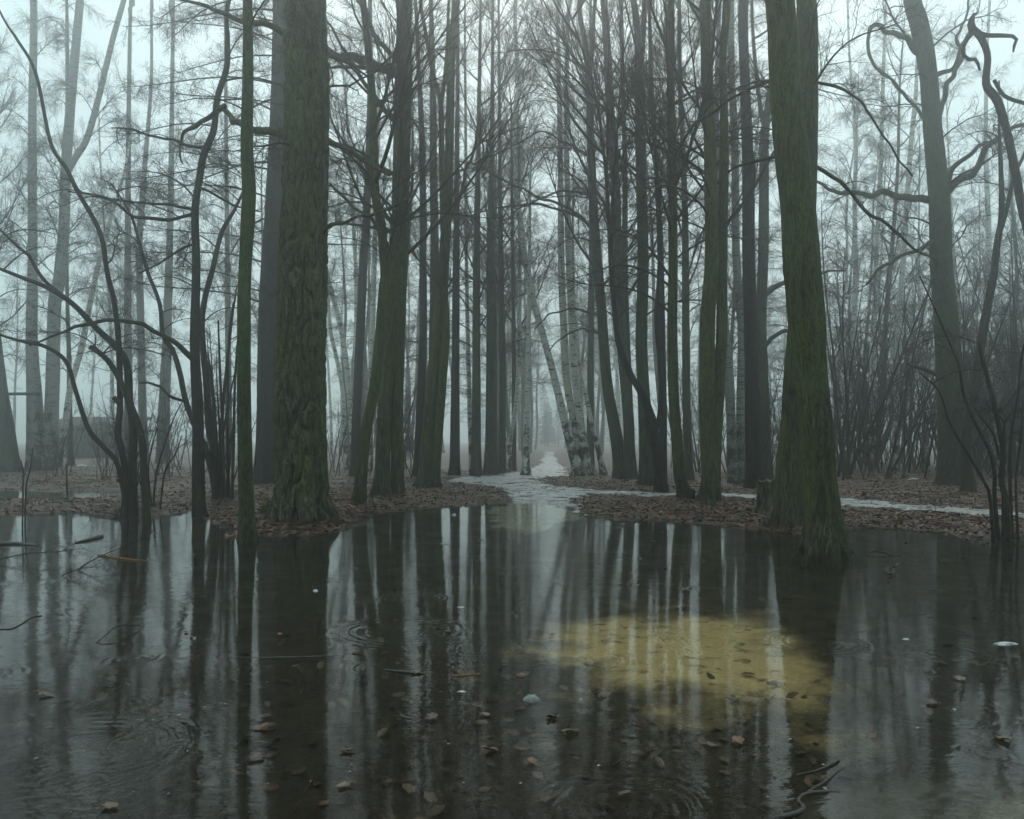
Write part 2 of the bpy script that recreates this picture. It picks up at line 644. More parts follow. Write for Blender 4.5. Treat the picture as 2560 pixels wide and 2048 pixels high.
# ------------------------------------------------------------------ boughs (shared branch meshes, unit length, growing along +X)
def grow(Pp, Rp, per, t0, t1, L0, L1, ang, K, r0, r1, up, wob, g):
    N, Kp = Pp.shape[:2]
    t_ = np.sort(g.uniform(t0, t1, (N, per)), axis=1)
    f = t_ * (Kp - 1)
    i = np.minimum(f.astype(int), Kp - 2)
    w = (f - i)[..., None]
    ii = np.arange(N)[:, None]
    base = Pp[ii, i] * (1 - w) + Pp[ii, i + 1] * w
    rb = Rp[ii, i] * (1 - w[..., 0]) + Rp[ii, i + 1] * w[..., 0]
    tan = nrm(Pp[ii, i + 1] - Pp[ii, i])
    rnd = nrm(g.normal(size=tan.shape))
    per_ = nrm(rnd - (rnd * tan).sum(-1, keepdims=True) * tan)
    a = np.radians(ang) * g.uniform(.7, 1.3, t_.shape)[..., None]
    d = (np.cos(a) * tan + np.sin(a) * per_).reshape(-1, 3)
    base = base.reshape(-1, 3)
    rb = rb.reshape(-1)
    L = ((L0 * (1 - t_) + L1 * t_) * g.uniform(.5, 1.15, t_.shape)).reshape(-1)
    n = len(base)
    P = np.zeros((n, K, 3))
    P[:, 0] = base
    for k in range(1, K):
        d = nrm(d + g.normal(size=d.shape) * wob + np.array([0, 0, up]))
        P[:, k] = P[:, k - 1] + d * (L / (K - 1))[:, None]
    ra = np.minimum(r0, rb * .75)
    R = ra[:, None] * np.linspace(1, 0, K)[None] + np.minimum(r1, ra)[:, None] * np.linspace(0, 1, K)[None]
    return P, R


BK = {   # elevations along the bough, wobble, levels (per, L0, L1, ang, K, r0, r1, up, wob)
    'arc': ([40, 30, 14, -2, -10, -4, 4], .08, [(11, .46, .20, 38, 8, .0036, .0011, .00, .12), (6, .22, .10, 42, 5, .0013, .0007, .03, .16), (4, .10, .05, 40, 3, .0008, .0006, .02, .18)]),
    'asc': ([46, 54, 60, 64, 66, 70], .06, [(11, .55, .20, 28, 8, .0034, .0010, .05, .07), (7, .22, .10, 30, 5, .0012, .0006, .05, .10), (4, .10, .05, 32, 3, .0007, .0005, .04, .14)]),
    'gnarl': ([20, 42, 15, 38, 12, 45, 25, 50], .26, [(10, .44, .24, 55, 8, .0062, .0016, .02, .28), (7, .22, .12, 52, 5, .0022, .0010, .02, .28), (4, .10, .05, 45, 4, .0012, .0008, .0, .25)]),
    'larch': ([8, 2, -8, -12, -8, 0, 8], .05, [(26, .28, .10, 58, 6, .0019, .0007, -.04, .15), (10, .10, .05, 55, 4, .0008, .0005, -.05, .2), (3, .04, .03, 50, 3, .0006, .0005, -.08, .2)]),
    'birch': ([58, 52, 44, 34, 18, -2, -20], .08, [(18, .36, .24, 40, 8, .0038, .0010, -.05, .09), (8, .22, .16, 34, 6, .0013, .0007, -.16, .10), (3, .11, .08, 25, 3, .0008, .0006, -.16, .12)]),
    'whip': ([76, 80, 76, 78, 80], .05, [(11, .24, .10, 40, 6, .0024, .0009, .04, .14), (6, .12, .06, 42, 4, .0011, .0007, .02, .2), (2, .06, .04, 40, 3, .0010, .0008, .0, .2)]),
}


def bough_geo(kind, seed, levels=3, r_main=.0105, rscale=1.0):
    g = np.random.default_rng(seed * 101 + hash_kind[kind])
    el, wob, lv = BK[kind]
    K = 16
    e = np.radians(np.interp(np.linspace(0, 1, K), np.linspace(0, 1, len(el)), el))
    az = np.cumsum(g.normal(size=K) * wob * .8)
    az -= az[0]
    e = e + np.cumsum(g.normal(size=K) * wob * .35)
    d = np.stack([np.cos(e) * np.cos(az), np.cos(e) * np.sin(az), np.sin(e)], -1)
    P = np.vstack([[0, 0, 0], np.cumsum(d[:-1] / (K - 1), axis=0)])[None]
    R = (r_main * {'larch': .55, 'birch': .8, 'gnarl': 1.0}.get(kind, .85) * (np.linspace(1, 0, K) ** .8) + .0011)[None] * rscale
    out = [(P, R, 6)]
    Pp, Rp = P, R
    sd = [4, 3, 3]
    for k, (per, L0, L1, an, Kk, r0, r1, up, wb) in enumerate(lv[:levels]):
        Pp, Rp = grow(Pp, Rp, per, .14 if k == 0 else .08, 1.0, L0, L1, an, Kk, r0 * rscale, r1 * rscale, up, wb, g)
        out.append((Pp, Rp, sd[k]))
    return out


hash_kind = {k: i * 13 + 5 for i, k in enumerate(BK)}


def geo_of(parts):
    G = Geo()
    for P, R, s in parts:
        G.add(*tubes(P, R, s))
    return G.arrays()


BM = {}
BTOP = {}


def bough(kind, mat, i):
    key = (kind, mat, i % 4)
    if key not in BM:
        V, F = geo_of(bough_geo(kind, i % 4 + 1))
        BM[key] = mesh_from('branch_' + kind, V, F, M[mat])
        BTOP[key] = float(V[:, 2].max())
    return BM[key], BTOP[key]


# ------------------------------------------------------------------ trunks
def trunk_arrays(P, sides, step, flare=.5, *args, kink=0.0, **kw):
    if kink:
        Q = spline(P, step)
        off = np.stack([fbm(np.stack([Q[:, 0] * 3.1, Q[:, 1] * 3.1 + 9 * k, Q[:, 2] * 3.1], -1), 3, 7 + k) - .5 for k in range(3)], -1)
        w = np.minimum(1, np.linspace(0, 6, len(Q)))[:, None]
        Q[:, :3] += off * kink * w * (.5 + Q[:, 3:4] / .05)
        P = Q[::2] if len(Q) > 12 else Q
    return trunk_arrays0(P, sides, step, flare, *args, **kw)


def trunk_arrays0(P, sides, step, flare=.5, fl_h=.35, lobes=5, ridge=.0, rfreq=14, rstretch=.16, lump=.04, seed=0, zg=0.0, fissure=False):
    """P: n x 4 (x,y,z,r)"""
    Q = spline(P, step)
    Q[:, 3] = np.maximum(Q[:, 3], .004)
    C, r = Q[:, :3], Q[:, 3]
    T = nrm(np.gradient(C, axis=0))
    ref = np.array([0, 1.0, 0]) if abs(T[:, 1]).mean() < .7 else np.array([0, 0, 1.0])
    e1 = nrm(np.cross(ref[None], T))
    e2 = np.cross(T, e1)
    th = np.linspace(0, 2 * np.pi, sides, endpoint=False)
    cs, sn = np.cos(th)[None, :, None], np.sin(th)[None, :, None]
    N = e1[:, None] * cs + e2[:, None] * sn
    R = np.repeat(r[:, None], sides, 1)
    g = np.random.default_rng(seed + 5)
    hgt = np.maximum(C[:, 2] - zg, 0)
    if flare > 0:
        ph = g.uniform(0, 6.28, 3)
        lob = .55 + .30 * np.cos(lobes * th + ph[0]) + .22 * np.cos((lobes - 2) * th + ph[1]) + .12 * np.cos((lobes * 2 + 1) * th + ph[2])
        R = R * (1 + flare * np.exp(-hgt / fl_h)[:, None] * lob[None])
        R = R * (1 + .05 * np.exp(-hgt / (fl_h * 4))[:, None] * np.cos(lobes * th + ph[0])[None])
    p = C[:, None] + N * r[:, None, None]
    rel = p.copy()
    R = R * (1 + lump * (fbm(rel * np.array([2.2, 2.2, 1.4]), 2, seed) - .5) * 2)
    if ridge > 0:
        wp = (fbm(rel * np.array([5, 5, 2.2]), 2, seed + 3) - .5) * .16
        q = np.stack([rel[..., 0] + wp, rel[..., 1] + wp, rel[..., 2] * rstretch], -1) * rfreq
        n = vnoise(q, seed + 7)
        n2 = vnoise(q * 2.1 + 31, seed + 9)
        if fissure:
            a = sstep(0, .34, np.abs(2 * n - 1))
            b_ = sstep(0, .5, np.abs(2 * n2 - 1))
            br = sstep(.0, .25, np.abs(2 * vnoise(rel * np.array([9, 9, 11]), seed + 15) - 1))
            dsp = a * .62 + b_ * .26 * a + br * .16 * a - .6
        else:
            dsp = n * .65 + n2 * .35 - .5
        R = R + dsp * ridge * np.minimum(1, r / .12)[:, None]
    V = C[:, None] + N * R[..., None]
    idx = np.arange(V.shape[0] * sides).reshape(V.shape[0], sides)
    a = idx[:-1]
    b_ = np.roll(a, -1, 1)
    d = idx[1:]
    e = np.roll(d, -1, 1)
    F = np.stack([a, b_, e, d], -1).reshape(-1, 4)
    # close the top
    V = V.reshape(-1, 3)
    top = np.vstack([C[-1] + T[-1] * r[-1] * .4])
    V = np.vstack([V, top])
    last = idx[-1]
    k = len(V) - 1
    capf = np.stack([last[0::2], np.roll(last, -1)[0::2], np.roll(last, -2)[0::2], np.full(len(last[0::2]), k)], -1)
    F = np.vstack([F, capf])
    return V, F, Q


TREE_N = [0]


def tree(name, label, cat, stems, vb=None, D=None, mat='lime', twig='twigmoss', boughs=(), limbs=(), group=None, H=None, det=0, flare=.5, fl_h=.35, lobes=5, ridge=.0, seedo=0, wob=.06):
    """stems / limbs: lists of (u, v, width px); boughs: (kind, n, zlo, zhi, len_lo, len_hi[, az_center, az_spread])"""
    TREE_N[0] += 1
    seed = TREE_N[0] * 7 + seedo
    g = np.random.default_rng(seed)
    if D is None:
        D = gd(vb)
    u0, v0, w0 = stems[0][0] if isinstance(stems[0], list) else stems[0]
    if not isinstance(stems[0], list):
        stems = [stems]
    bx = (u0 - CU) * D / FPX
    zg = hz(bx, D)
    base = np.array([bx, D, zg])
    root = link(name, None, None, base)
    root.empty_display_size = .2
    tag(root, label, cat, group)
    mains = []
    for si, st in enumerate(stems):
        pts = []
        dy = 0.0
        DD = D + (g.normal() * .12 if si else 0)
        for k, (u, v, w) in enumerate(st):
            p = px(u, v, DD)
            r = w * .5 * DD / FPX
            dd = 0 if k == 0 else g.normal() * wob * min(1, k / 2)
            pts.append([p[0], p[1] + dd, p[2], r])
        pts = np.array(pts)
        rooted = st[0][1] > 1160
        if rooted:
            zz = hz(pts[0, 0], pts[0, 1])
            pts[0, 2] = min(pts[0, 2], zz) - .02
            pts = np.vstack([[pts[0, 0] - (pts[1, 0] - pts[0, 0]) * .05, pts[0, 1], pts[0, 2] - .25, pts[0, 3]], pts])
        if st[-1][1] <= 45:                      # leaves the frame: carry on to the treetop
            ht = H if H else max(pts[-1, 2] + 4, 17.0)
            ht = min(ht, 23.0)
            p, q_ = pts[-1].copy(), pts[-2]
            dirx = (p[0] - q_[0]) / max(p[2] - q_[2], .3)
            n = 4
            for k in range(1, n + 1):
                f = k / n
                zt = p[2] + (ht - p[2]) * f
                pts = np.vstack([pts, [p[0] + dirx * (zt - p[2]) * .6 + g.normal() * .12, p[1] + g.normal() * .12, zt, p[3] * (1 - f) ** .8 + .012]])
        Dr = max(D, 3)
        sides, step = [(12, .22), (20, .12), (84, .035), (200, .022)][det]
        if si and det > 1:
            sides, step = 30, .08
        V, F, Q = trunk_arrays(pts, sides, step, flare if rooted else 0, fl_h, lobes, ridge, 16 if det < 3 else 13, .14 if det < 3 else .17, .05, seed + si * 3, zg, det == 3)
        ZMAX[0] = max(ZMAX[0], float(V[:, 2].max()))
        # object space: measured from the thing's base
        link('trunk' if si == 0 else 'stem', mesh_from('trunk' if si == 0 else 'stem', V - base, F, M[mat]), root)
        mains.append(Q)
    lq = []
    for li, lb in enumerate(limbs):
        drift = lb[0]
        pl = lb[1]
        pts = []
        for k, (u, v, w) in enumerate(pl):
            f = k / max(1, len(pl) - 1)
            DD = D + drift * f + (g.normal() * .05 * min(1, k))
            p = px(u, v, DD)
            pts.append([p[0], p[1], p[2], w * .5 * DD / FPX])
        V, F, Q = trunk_arrays(np.array(pts), 10, .08, 0, lump=.16, ridge=.006, rfreq=20, seed=seed + 40 + li, kink=.16)
        link('limb', mesh_from('limb', V - base, F, M[mat if len(lb) < 3 else lb[2]]), root)
        lq.append(Q)
    cnt = 0
    for bs in boughs:
        kind, n, z0, z1, l0, l1 = bs[:6]
        azc, azs = (bs[6], bs[7]) if len(bs) > 6 else (0, 180)
        src = mains
        for k in range(n):
            Q = src[int(g.integers(len(src)))]
            zs = Q[:, 2]
            f = (k + g.uniform(.1, .9)) / n
            z = min(z0 + (z1 - z0) * f, zs.max() - .15)
            if z < zs.min() + .3:
                continue
            i = int(np.argmin(np.abs(zs - z)))
            az = RAD(azc + g.uniform(-azs, azs))
            L = (l0 + (l1 - l0) * f) * g.uniform(.7, 1.2)
            me, top = bough(kind, twig, int(g.integers(4)))
            loc = Q[i, :3] - base
            if loc[2] + zg + top * L > 24.5:
                L *= .5
            ZMAX[0] = max(ZMAX[0], loc[2] + zg + top * L * 1.15)
            o = link('branch', me, root, loc, (g.uniform(-.25, .25), g.uniform(-.22, .22), az), L)
            cnt += 1
    for Q, lb in zip(lq, limbs):
        nb = lb[3] if len(lb) > 3 else max(3, int(len(Q) * .12))
        for k in range(nb):
            f = (k + g.uniform(.2, 1)) / nb
            i = min(len(Q) - 1, int(f * (len(Q) - 1)))
            L = g.uniform(.5, 1.3) * (lb[4] if len(lb) > 4 else 1.0)
            kind = 'gnarl' if g.random() < .35 else 'arc'
            me, top = bough(kind, twig, int(g.integers(4)))
            d = Q[min(i + 1, len(Q) - 1), :3] - Q[max(i - 1, 0), :3]
            az = math.atan2(d[1], d[0]) + g.uniform(-1.3, 1.3)
            link('branch', me, root, Q[i, :3] - base, (g.uniform(-.8, .8), g.uniform(-.3, .5), az), L)
    return root


# ---------------------------------------------------------------- traced trees, near ones first
LIME = lambda n1=10, n2=12, z0=2.5: [('arc', n1, z0, 9, 2.8, 3.0), ('asc', n2 + 5, 5.5, 17, 4.4, 2.4)]
tree('oak_tree', 'massive tree with deeply furrowed mossy bark at the pond edge', 'tree',
     [(757, 1300, 132), (755, 1255, 122), (754, 1215, 117), (752, 1041, 117), (754, 824, 115), (757, 650, 113), (760, 560, 112), (766, 365, 104), (767, 203, 103), (763, 0, 95)],
     vb=1300, mat='oak', twig='twig', det=3, flare=.46, fl_h=.34, lobes=7, ridge=.075, H=19, wob=.0,
     limbs=[(-.5, [(790, 605, 14), (815, 572, 12), (850, 560, 9), (920, 535, 8), (985, 510, 7), (1040, 485, 4)], 'oak', 5, .7),
            (.7, [(712, 334, 22), (660, 333, 20), (625, 321, 18), (597, 316, 17), (578, 290, 16), (560, 262, 14)], 'oak', 1, .4),
            (1.2, [(563, 264, 13), (532, 290, 14), (508, 302, 11), (491, 316, 12), (457, 324, 9), (449, 353, 7), (446, 386, 5), (458, 420, 3)], 'oak', 6, .6),
            (-.6, [(712, 84, 17), (660, 62, 15), (610, 47, 13), (560, 30, 11), (487, 10, 8), (430, -8, 6)], 'oak', 7, 1.0),
            (.5, [(812, 350, 13), (870, 372, 12), (940, 415, 10), (985, 440, 7)], 'oak', 4, .8)],
     boughs=[('gnarl', 5, 5.0, 9.6, 1.6, 2.4), ('gnarl', 8, 9.8, 18, 3.4, 2.0)])
tree('mossy_tree', 'slim green mossed trunk rising from the water left of the furrowed tree', 'tree',
     [(620, 1340, 46), (617, 1290, 38), (615, 1172, 36), (613, 998, 34), (615, 780, 32), (614, 660, 31), (620, 487, 34), (617, 365, 30), (619, 162, 27), (617, 0, 24)],
     vb=1340, mat='slim', det=2, flare=.35, fl_h=.18, ridge=.010, H=16,
     boughs=[('arc', 5, 4.5, 8, .8, 1.4), ('asc', 9, 8.4, 15, 2.6, 1.4)], wob=.03)
tree('twin_tree', 'big mossy trunk standing in the water at right, leaning left', 'tree',
     [(2064, 1362, 112), (2058, 1300, 92), (2050, 1200, 84), (2038, 1060, 79), (2026, 911, 80), (2016, 800, 86), (2006, 690, 88), (1999, 610, 86), (1990, 500, 84), (1980, 400, 81), (1970, 292, 78), (1960, 167, 73), (1952, 0, 71)],
     vb=1362, mat='lime', det=2, flare=.55, fl_h=.20, lobes=6, ridge=.034, H=18, wob=.02,
     boughs=[('asc', 9, 7.6, 17, 3.0, 1.8), ('arc', 3, 6.6, 8, 1.6, 2.0)])
tree('twin_tree', 'mossy trunk on the bank just behind the big right-hand trunk, leaning right', 'tree',
     [(1971, 1311, 88), (1972, 1270, 76), (1975, 1172, 66), (1983, 1041, 58), (1990, 911, 55), (2000, 800, 54), (2009, 600, 54), (2016, 417, 52), (2018, 250, 50), (2017, 0, 50)],
     vb=1311, mat='lime', det=2, flare=.45, fl_h=.25, lobes=5, ridge=.030, H=19, wob=.02,
     limbs=[(.6, [(2030, 410, 10), (2070, 432, 9), (2110, 462, 9), (2150, 510, 8), (2190, 545, 8), (2240, 585, 7), (2290, 625, 6), (2340, 655, 4)], 'limegrey', 6, .8),
            (-.4, [(2035, 205, 8), (2095, 215, 8), (2130, 235, 7), (2170, 285, 6), (2225, 365, 5), (2280, 440, 4)], 'limegrey', 6, .8),
            (.8, [(1945, 195, 9), (1890, 215, 9), (1830, 250, 8), (1790, 275, 8), (1745, 300, 8), (1710, 345, 7), (1685, 410, 6), (1670, 470, 4)], 'limegrey', 6, .8),
            (.8, [(1950, 390, 9), (1900, 400, 8), (1850, 412, 7), (1810, 435, 5)], 'limegrey', 3, .6)],
     boughs=[('asc', 10, 9, 18, 3.2, 1.8), ('arc', 5, 6, 9.5, 2.0, 2.2)])

tree('mossy_tree', 'double-stemmed mossy trunk beyond the path, left of the dark conifer', 'tree',
     [[(1775, 1254, 52), (1776, 1215, 44), (1772, 1120, 38), (1770, 1000, 40), (1769, 911, 40), (1771, 800, 38), (1773, 737, 36), (1777, 626, 34), (1775, 376, 30), (1769, 209, 30), (1764, 0, 27)],
      [(1783, 1235, 34), (1788, 1120, 30), (1797, 960, 28), (1803, 830, 27), (1803, 737, 26), (1804, 626, 25), (1810, 417, 24), (1806, 250, 19), (1812, 125, 19), (1814, 0, 20)]],
     vb=1256, mat='lime', det=1, ridge=.014, flare=.42, fl_h=.25, boughs=LIME(8, 16, 5.5))
tree('bare_tree', 'slim upright trunk with curved foot between the path and double mossy trunk', 'tree',
     [(1717, 1250, 36), (1708, 1215, 28), (1697, 1172, 28), (1686, 998, 27), (1682, 824, 25), (1680, 668, 23), (1679, 417, 22), (1677, 209, 20), (1677, 0, 18)],
     vb=1250, mat='lime', det=1, ridge=.012, boughs=LIME(12, 14, 4))
tree('bare_tree', 'thin grey trunk standing just right of the curved-foot trunk', 'tree',
     [(1722, 1204, 26), (1720, 1150, 22), (1717, 954, 20), (1714, 650, 18), (1708, 417, 14), (1700, 209, 12), (1698, 0, 10)], vb=1204, mat='limegrey', boughs=LIME(8, 8, 5), twig='twig')
tree('conifer_tree', 'dark brown conifer trunk left of the big right-hand trunks', 'tree',
     [(1888, 1224, 46), (1885, 1170, 40), (1882, 1085, 37), (1880, 867, 33), (1873, 640, 31), (1871, 417, 29), (1865, 209, 25), (1860, 0, 24)],
     vb=1224, mat='dark', twig='twigred', det=1, ridge=.016, boughs=[('larch', 34, 4.5, 16, 1.5, 1.5), ('larch', 8, 16, 20, 1.4, .7)])
tree('bare_tree', 'grey forked trunk half hidden behind the big right-hand trunks', 'tree',
     [[(1915, 1200, 30), (1910, 1000, 28), (1906, 800, 27), (1906, 626, 26), (1910, 417, 24), (1914, 330, 22), (1930, 200, 14), (1950, 60, 10), (1955, 0, 9)],
      [(1913, 330, 12), (1898, 250, 11), (1885, 120, 9), (1880, 0, 8)]],
     vb=1200, mat='limegrey', twig='twig', boughs=[('gnarl', 14, 4, 15, 3.2, 3.0), ('asc', 8, 10, 18, 3, 2)],
     limbs=[(.5, [(1915, 735, 14), (1945, 715, 13), (1990, 695, 10), (2050, 685, 7), (2120, 672, 5)], 'limegrey', 5, 1.0),
            (.2, [(1905, 865, 12), (1945, 835, 11), (1990, 825, 8)], 'limegrey', 3, .8)])
tree('birch_tree', 'birch leaning left behind the double mossy trunk', 'birch',
     [(1834, 1211, 30), (1829, 1100, 25), (1823, 954, 22), (1812, 780, 19), (1800, 500, 16), (1793, 290, 13), (1797, 0, 11)], vb=1211, mat='birchdark', twig='twigbirch', boughs=[('birch', 14, 7, 19, 2.6, 2)])
tree('birch_tree', 'rough-barked birch between the double mossy trunk and the dark conifer', 'birch',
     [(1850, 1208, 26), (1851, 1041, 22), (1853, 824, 20), (1844, 626, 20), (1835, 376, 19), (1829, 167, 18), (1827, 0, 16)], vb=1208, mat='birchdark', twig='twigbirch', boughs=[('birch', 14, 7, 19, 2.6, 2)])
tree('bare_tree', 'large straight bare tree with hooked limbs at right', 'tree',
     [(2388, 1216, 84), (2386, 1185, 74), (2377, 1041, 65), (2364, 867, 58), (2356, 660, 52), (2345, 501, 50), (2332, 334, 44), (2320, 167, 42), (2299, 63, 43), (2278, 0, 40)],
     vb=1217, mat='limegrey', twig='twig', det=1, ridge=.02, flare=.35, fl_h=.4, H=20, wob=.05,
     limbs=[(.3, [(2330, 500, 20), (2265, 495, 17), (2219, 484, 16), (2161, 489, 13), (2120, 480, 12), (2086, 484, 10), (2036, 451, 6)], 'limegrey', 7, 1.3),
            (-.5, [(2305, 135, 17), (2290, 128, 16), (2261, 92, 14), (2215, 67, 12), (2182, 67, 10), (2171, 104, 8), (2178, 154, 7), (2215, 188, 6), (2261, 234, 5)], 'limegrey', 6, 1.0),
            (.6, [(2330, 320, 10), (2307, 292, 9), (2261, 234, 7), (2215, 188, 6), (2190, 165, 4)], 'limegrey', 4, 1.0),
            (-.8, [(2350, 492, 22), (2378, 470, 19), (2407, 447, 17), (2453, 397, 15), (2487, 346, 13), (2537, 321, 11), (2590, 300, 8)], 'limegrey', 7, 1.3),
            (-.3, [(2362, 470, 14), (2395, 413, 12), (2432, 380, 10), (2490, 350, 7)], 'limegrey', 4, 1.0),
            (.5, [(2345, 312, 14), (2361, 234, 13), (2390, 175, 12), (2407, 129, 10), (2392, 100, 8), (2415, 40, 6), (2424, -20, 5)], 'limegrey', 6, 1.0),
            (-.4, [(2330, 196, 14), (2345, 184, 12), (2378, 171, 10), (2400, 120, 9), (2428, 71, 7)], 'limegrey', 4, 1.0),
            (.0, [(2355, 590, 12), (2310, 615, 11), (2250, 640, 9), (2200, 670, 8), (2165, 715, 6)], 'limegrey', 5, 1.0),
            (.2, [(2350, 942, 12), (2318, 930, 10), (2290, 922, 8), (2262, 905, 5)], 'limegrey', 3, .8)],
     boughs=[('gnarl', 12, 5, 14, 2.2, 3.0), ('gnarl', 8, 14, 19, 3.0, 2.0)])
tree('crooked_tree', 'crooked forked sapling leaning right against the large tree at right', 'tree',
     [[(2421, 1233, 30), (2419, 1180, 24), (2417, 1106, 22), (2428, 1010, 20), (2438, 954, 20), (2460, 824, 21), (2482, 693, 18), (2492, 610, 16), (2503, 534, 14), (2499, 397, 10), (2496, 330, 7), (2500, 200, 4)],
      [(2490, 610, 12), (2515, 530, 11), (2541, 438, 9), (2560, 380, 7), (2580, 300, 5)],
      [(2417, 1128, 13), (2464, 1072, 12), (2516, 1011, 11), (2560, 954, 10), (2620, 880, 7)]],
     vb=1236, mat='hazel', twig='twig', det=1, boughs=[('arc', 14, 4, 10, 1.4, 1.8), ('gnarl', 6, 7, 11, 1.4, 1.8)])
tree('broken_tree', 'reddish broken tree with splintered hooked top at the right edge', 'tree',
     [[(2650, 1290, 34), (2630, 1050, 28), (2600, 760, 24), (2572, 580, 21), (2557, 522, 20), (2537, 417, 20), (2516, 313, 19), (2491, 250, 20), (2466, 209, 18), (2470, 138, 15), (2449, 88, 16), (2428, 72, 19), (2430, 48, 13), (2440, 30, 7), (2449, 12, 2)],
      [(2438, 78, 12), (2466, 86, 11), (2503, 88, 10), (2541, 92, 8), (2537, 110, 8), (2535, 129, 4)],
      [(2440, 75, 14), (2420, 95, 10), (2405, 130, 8), (2420, 150, 9), (2440, 150, 8), (2452, 175, 5)],
      [(2485, 200, 9), (2510, 240, 9), (2560, 258, 10), (2610, 270, 8)]],
     D=16.5, mat='reddish', twig='twig', det=1, ridge=.018, wob=.03, boughs=[('gnarl', 8, 5, 8.5, .8, 1.0)])

# centre left
tree('trio_tree', 'twin mossy trunks grown together left of the path', 'tree',
     [[(995, 1238, 34), (993, 1180, 32), (991, 1041, 32), (994, 824, 38), (998, 650, 44), (1002, 500, 44), (1006, 300, 43), (1009, 200, 44), (1013, 0, 36)],
      [(951, 1246, 44), (955, 1180, 38), (961, 1041, 36), (972, 824, 34), (982, 690, 28), (990, 560, 20)]],
     vb=1243, mat='lime', det=1, ridge=.018, flare=.4, fl_h=.25, wob=.02,
     limbs=[(-.6, [(985, 190, 26), (940, 165, 24), (901, 150, 23), (850, 133, 21), (812, 122, 19), (740, 95, 12), (690, 75, 8)], 'lime', 6, 1.2),
            (-.3, [(985, 190, 12), (950, 172, 11), (900, 168, 10), (850, 165, 8), (812, 165, 6)], 'lime', 4, 1.0),
            (.4, [(990, 145, 14), (970, 130, 13), (940, 80, 12), (910, 30, 10), (890, -20, 8)], 'lime', 4, 1.2),
            (-.4, [(982, 300, 13), (955, 265, 12), (925, 225, 11), (890, 170, 9), (850, 100, 7), (815, 45, 5)], 'lime', 5, 1.0),
            (.3, [(980, 435, 10), (950, 420, 10), (905, 395, 9), (860, 365, 8), (822, 345, 5)], 'lime', 4, 1.0),
            (-.2, [(978, 580, 9), (935, 552, 8), (890, 520, 8), (845, 480, 6), (820, 455, 5)], 'lime', 4, .9),
            (.1, [(975, 580, 8), (940, 572, 7), (890, 560, 6), (830, 552, 4)], 'lime', 3, .8)],
     boughs=LIME(10, 14, 5))
tree('leaning_tree', 'slim mossy stem leaning right beside the twin mossy trunks', 'tree',
     [(896, 1263, 32), (902, 1200, 29), (913, 1085, 28), (935, 976, 27), (952, 824, 28), (960, 715, 25), (962, 690, 24), (954, 568, 23), (938, 487, 22), (934, 365, 22), (930, 244, 20), (922, 142, 18), (912, 41, 16)],
     vb=1263, mat='lime', det=1, ridge=.012, flare=.3, boughs=LIME(9, 10, 5), wob=.02)
tree('bare_tree', 'brown straight trunk behind the leaning mossy stem', 'tree',
     [(886, 1196, 28), (889, 1120, 24), (893, 954, 22), (904, 780, 22), (909, 650, 21), (915, 560, 20), (921, 400, 17), (925, 200, 14), (925, 0, 11)], vb=1197, mat='dark', twig='twigred', boughs=[('larch', 22, 4, 16, 1.4, 1.3)])
tree('forked_tree', 'mossy trunk with a flared foot and tall fork at the left edge of the path', 'tree',
     [[(1070, 1222, 52), (1070, 1180, 42), (1073, 1090, 38), (1080, 976, 36), (1094, 850, 34), (1103, 760, 32), (1110, 650, 28), (1121, 446, 23), (1125, 284, 22), (1129, 142, 20), (1139, 0, 20)],
      [(1086, 1221, 26), (1091, 1150, 23), (1100, 1041, 22), (1110, 900, 22), (1114, 824, 20), (1112, 720, 16)],
      [(1112, 650, 16), (1107, 528, 15), (1104, 365, 15), (1102, 262, 13), (1082, 183, 11), (1064, 81, 10), (1052, 12, 8)],
      [(1103, 262, 11), (1113, 183, 10), (1120, 90, 9), (1122, 0, 7)]],
     vb=1222, mat='lime', det=1, ridge=.016, flare=.55, fl_h=.25, wob=.02,
     limbs=[(-.4, [(1130, 545, 10), (1150, 485, 9), (1165, 426, 8), (1190, 345, 7), (1202, 280, 3)], 'limegrey', 2, .6),
            (-.3, [(1202, 285, 5), (1204, 340, 5), (1206, 395, 4), (1185, 440, 3)], 'limegrey', 1, .4)],
     boughs=[('arc', 8, 4, 10, 2.0, 2.2), ('asc', 14, 8, 18, 3, 2)])
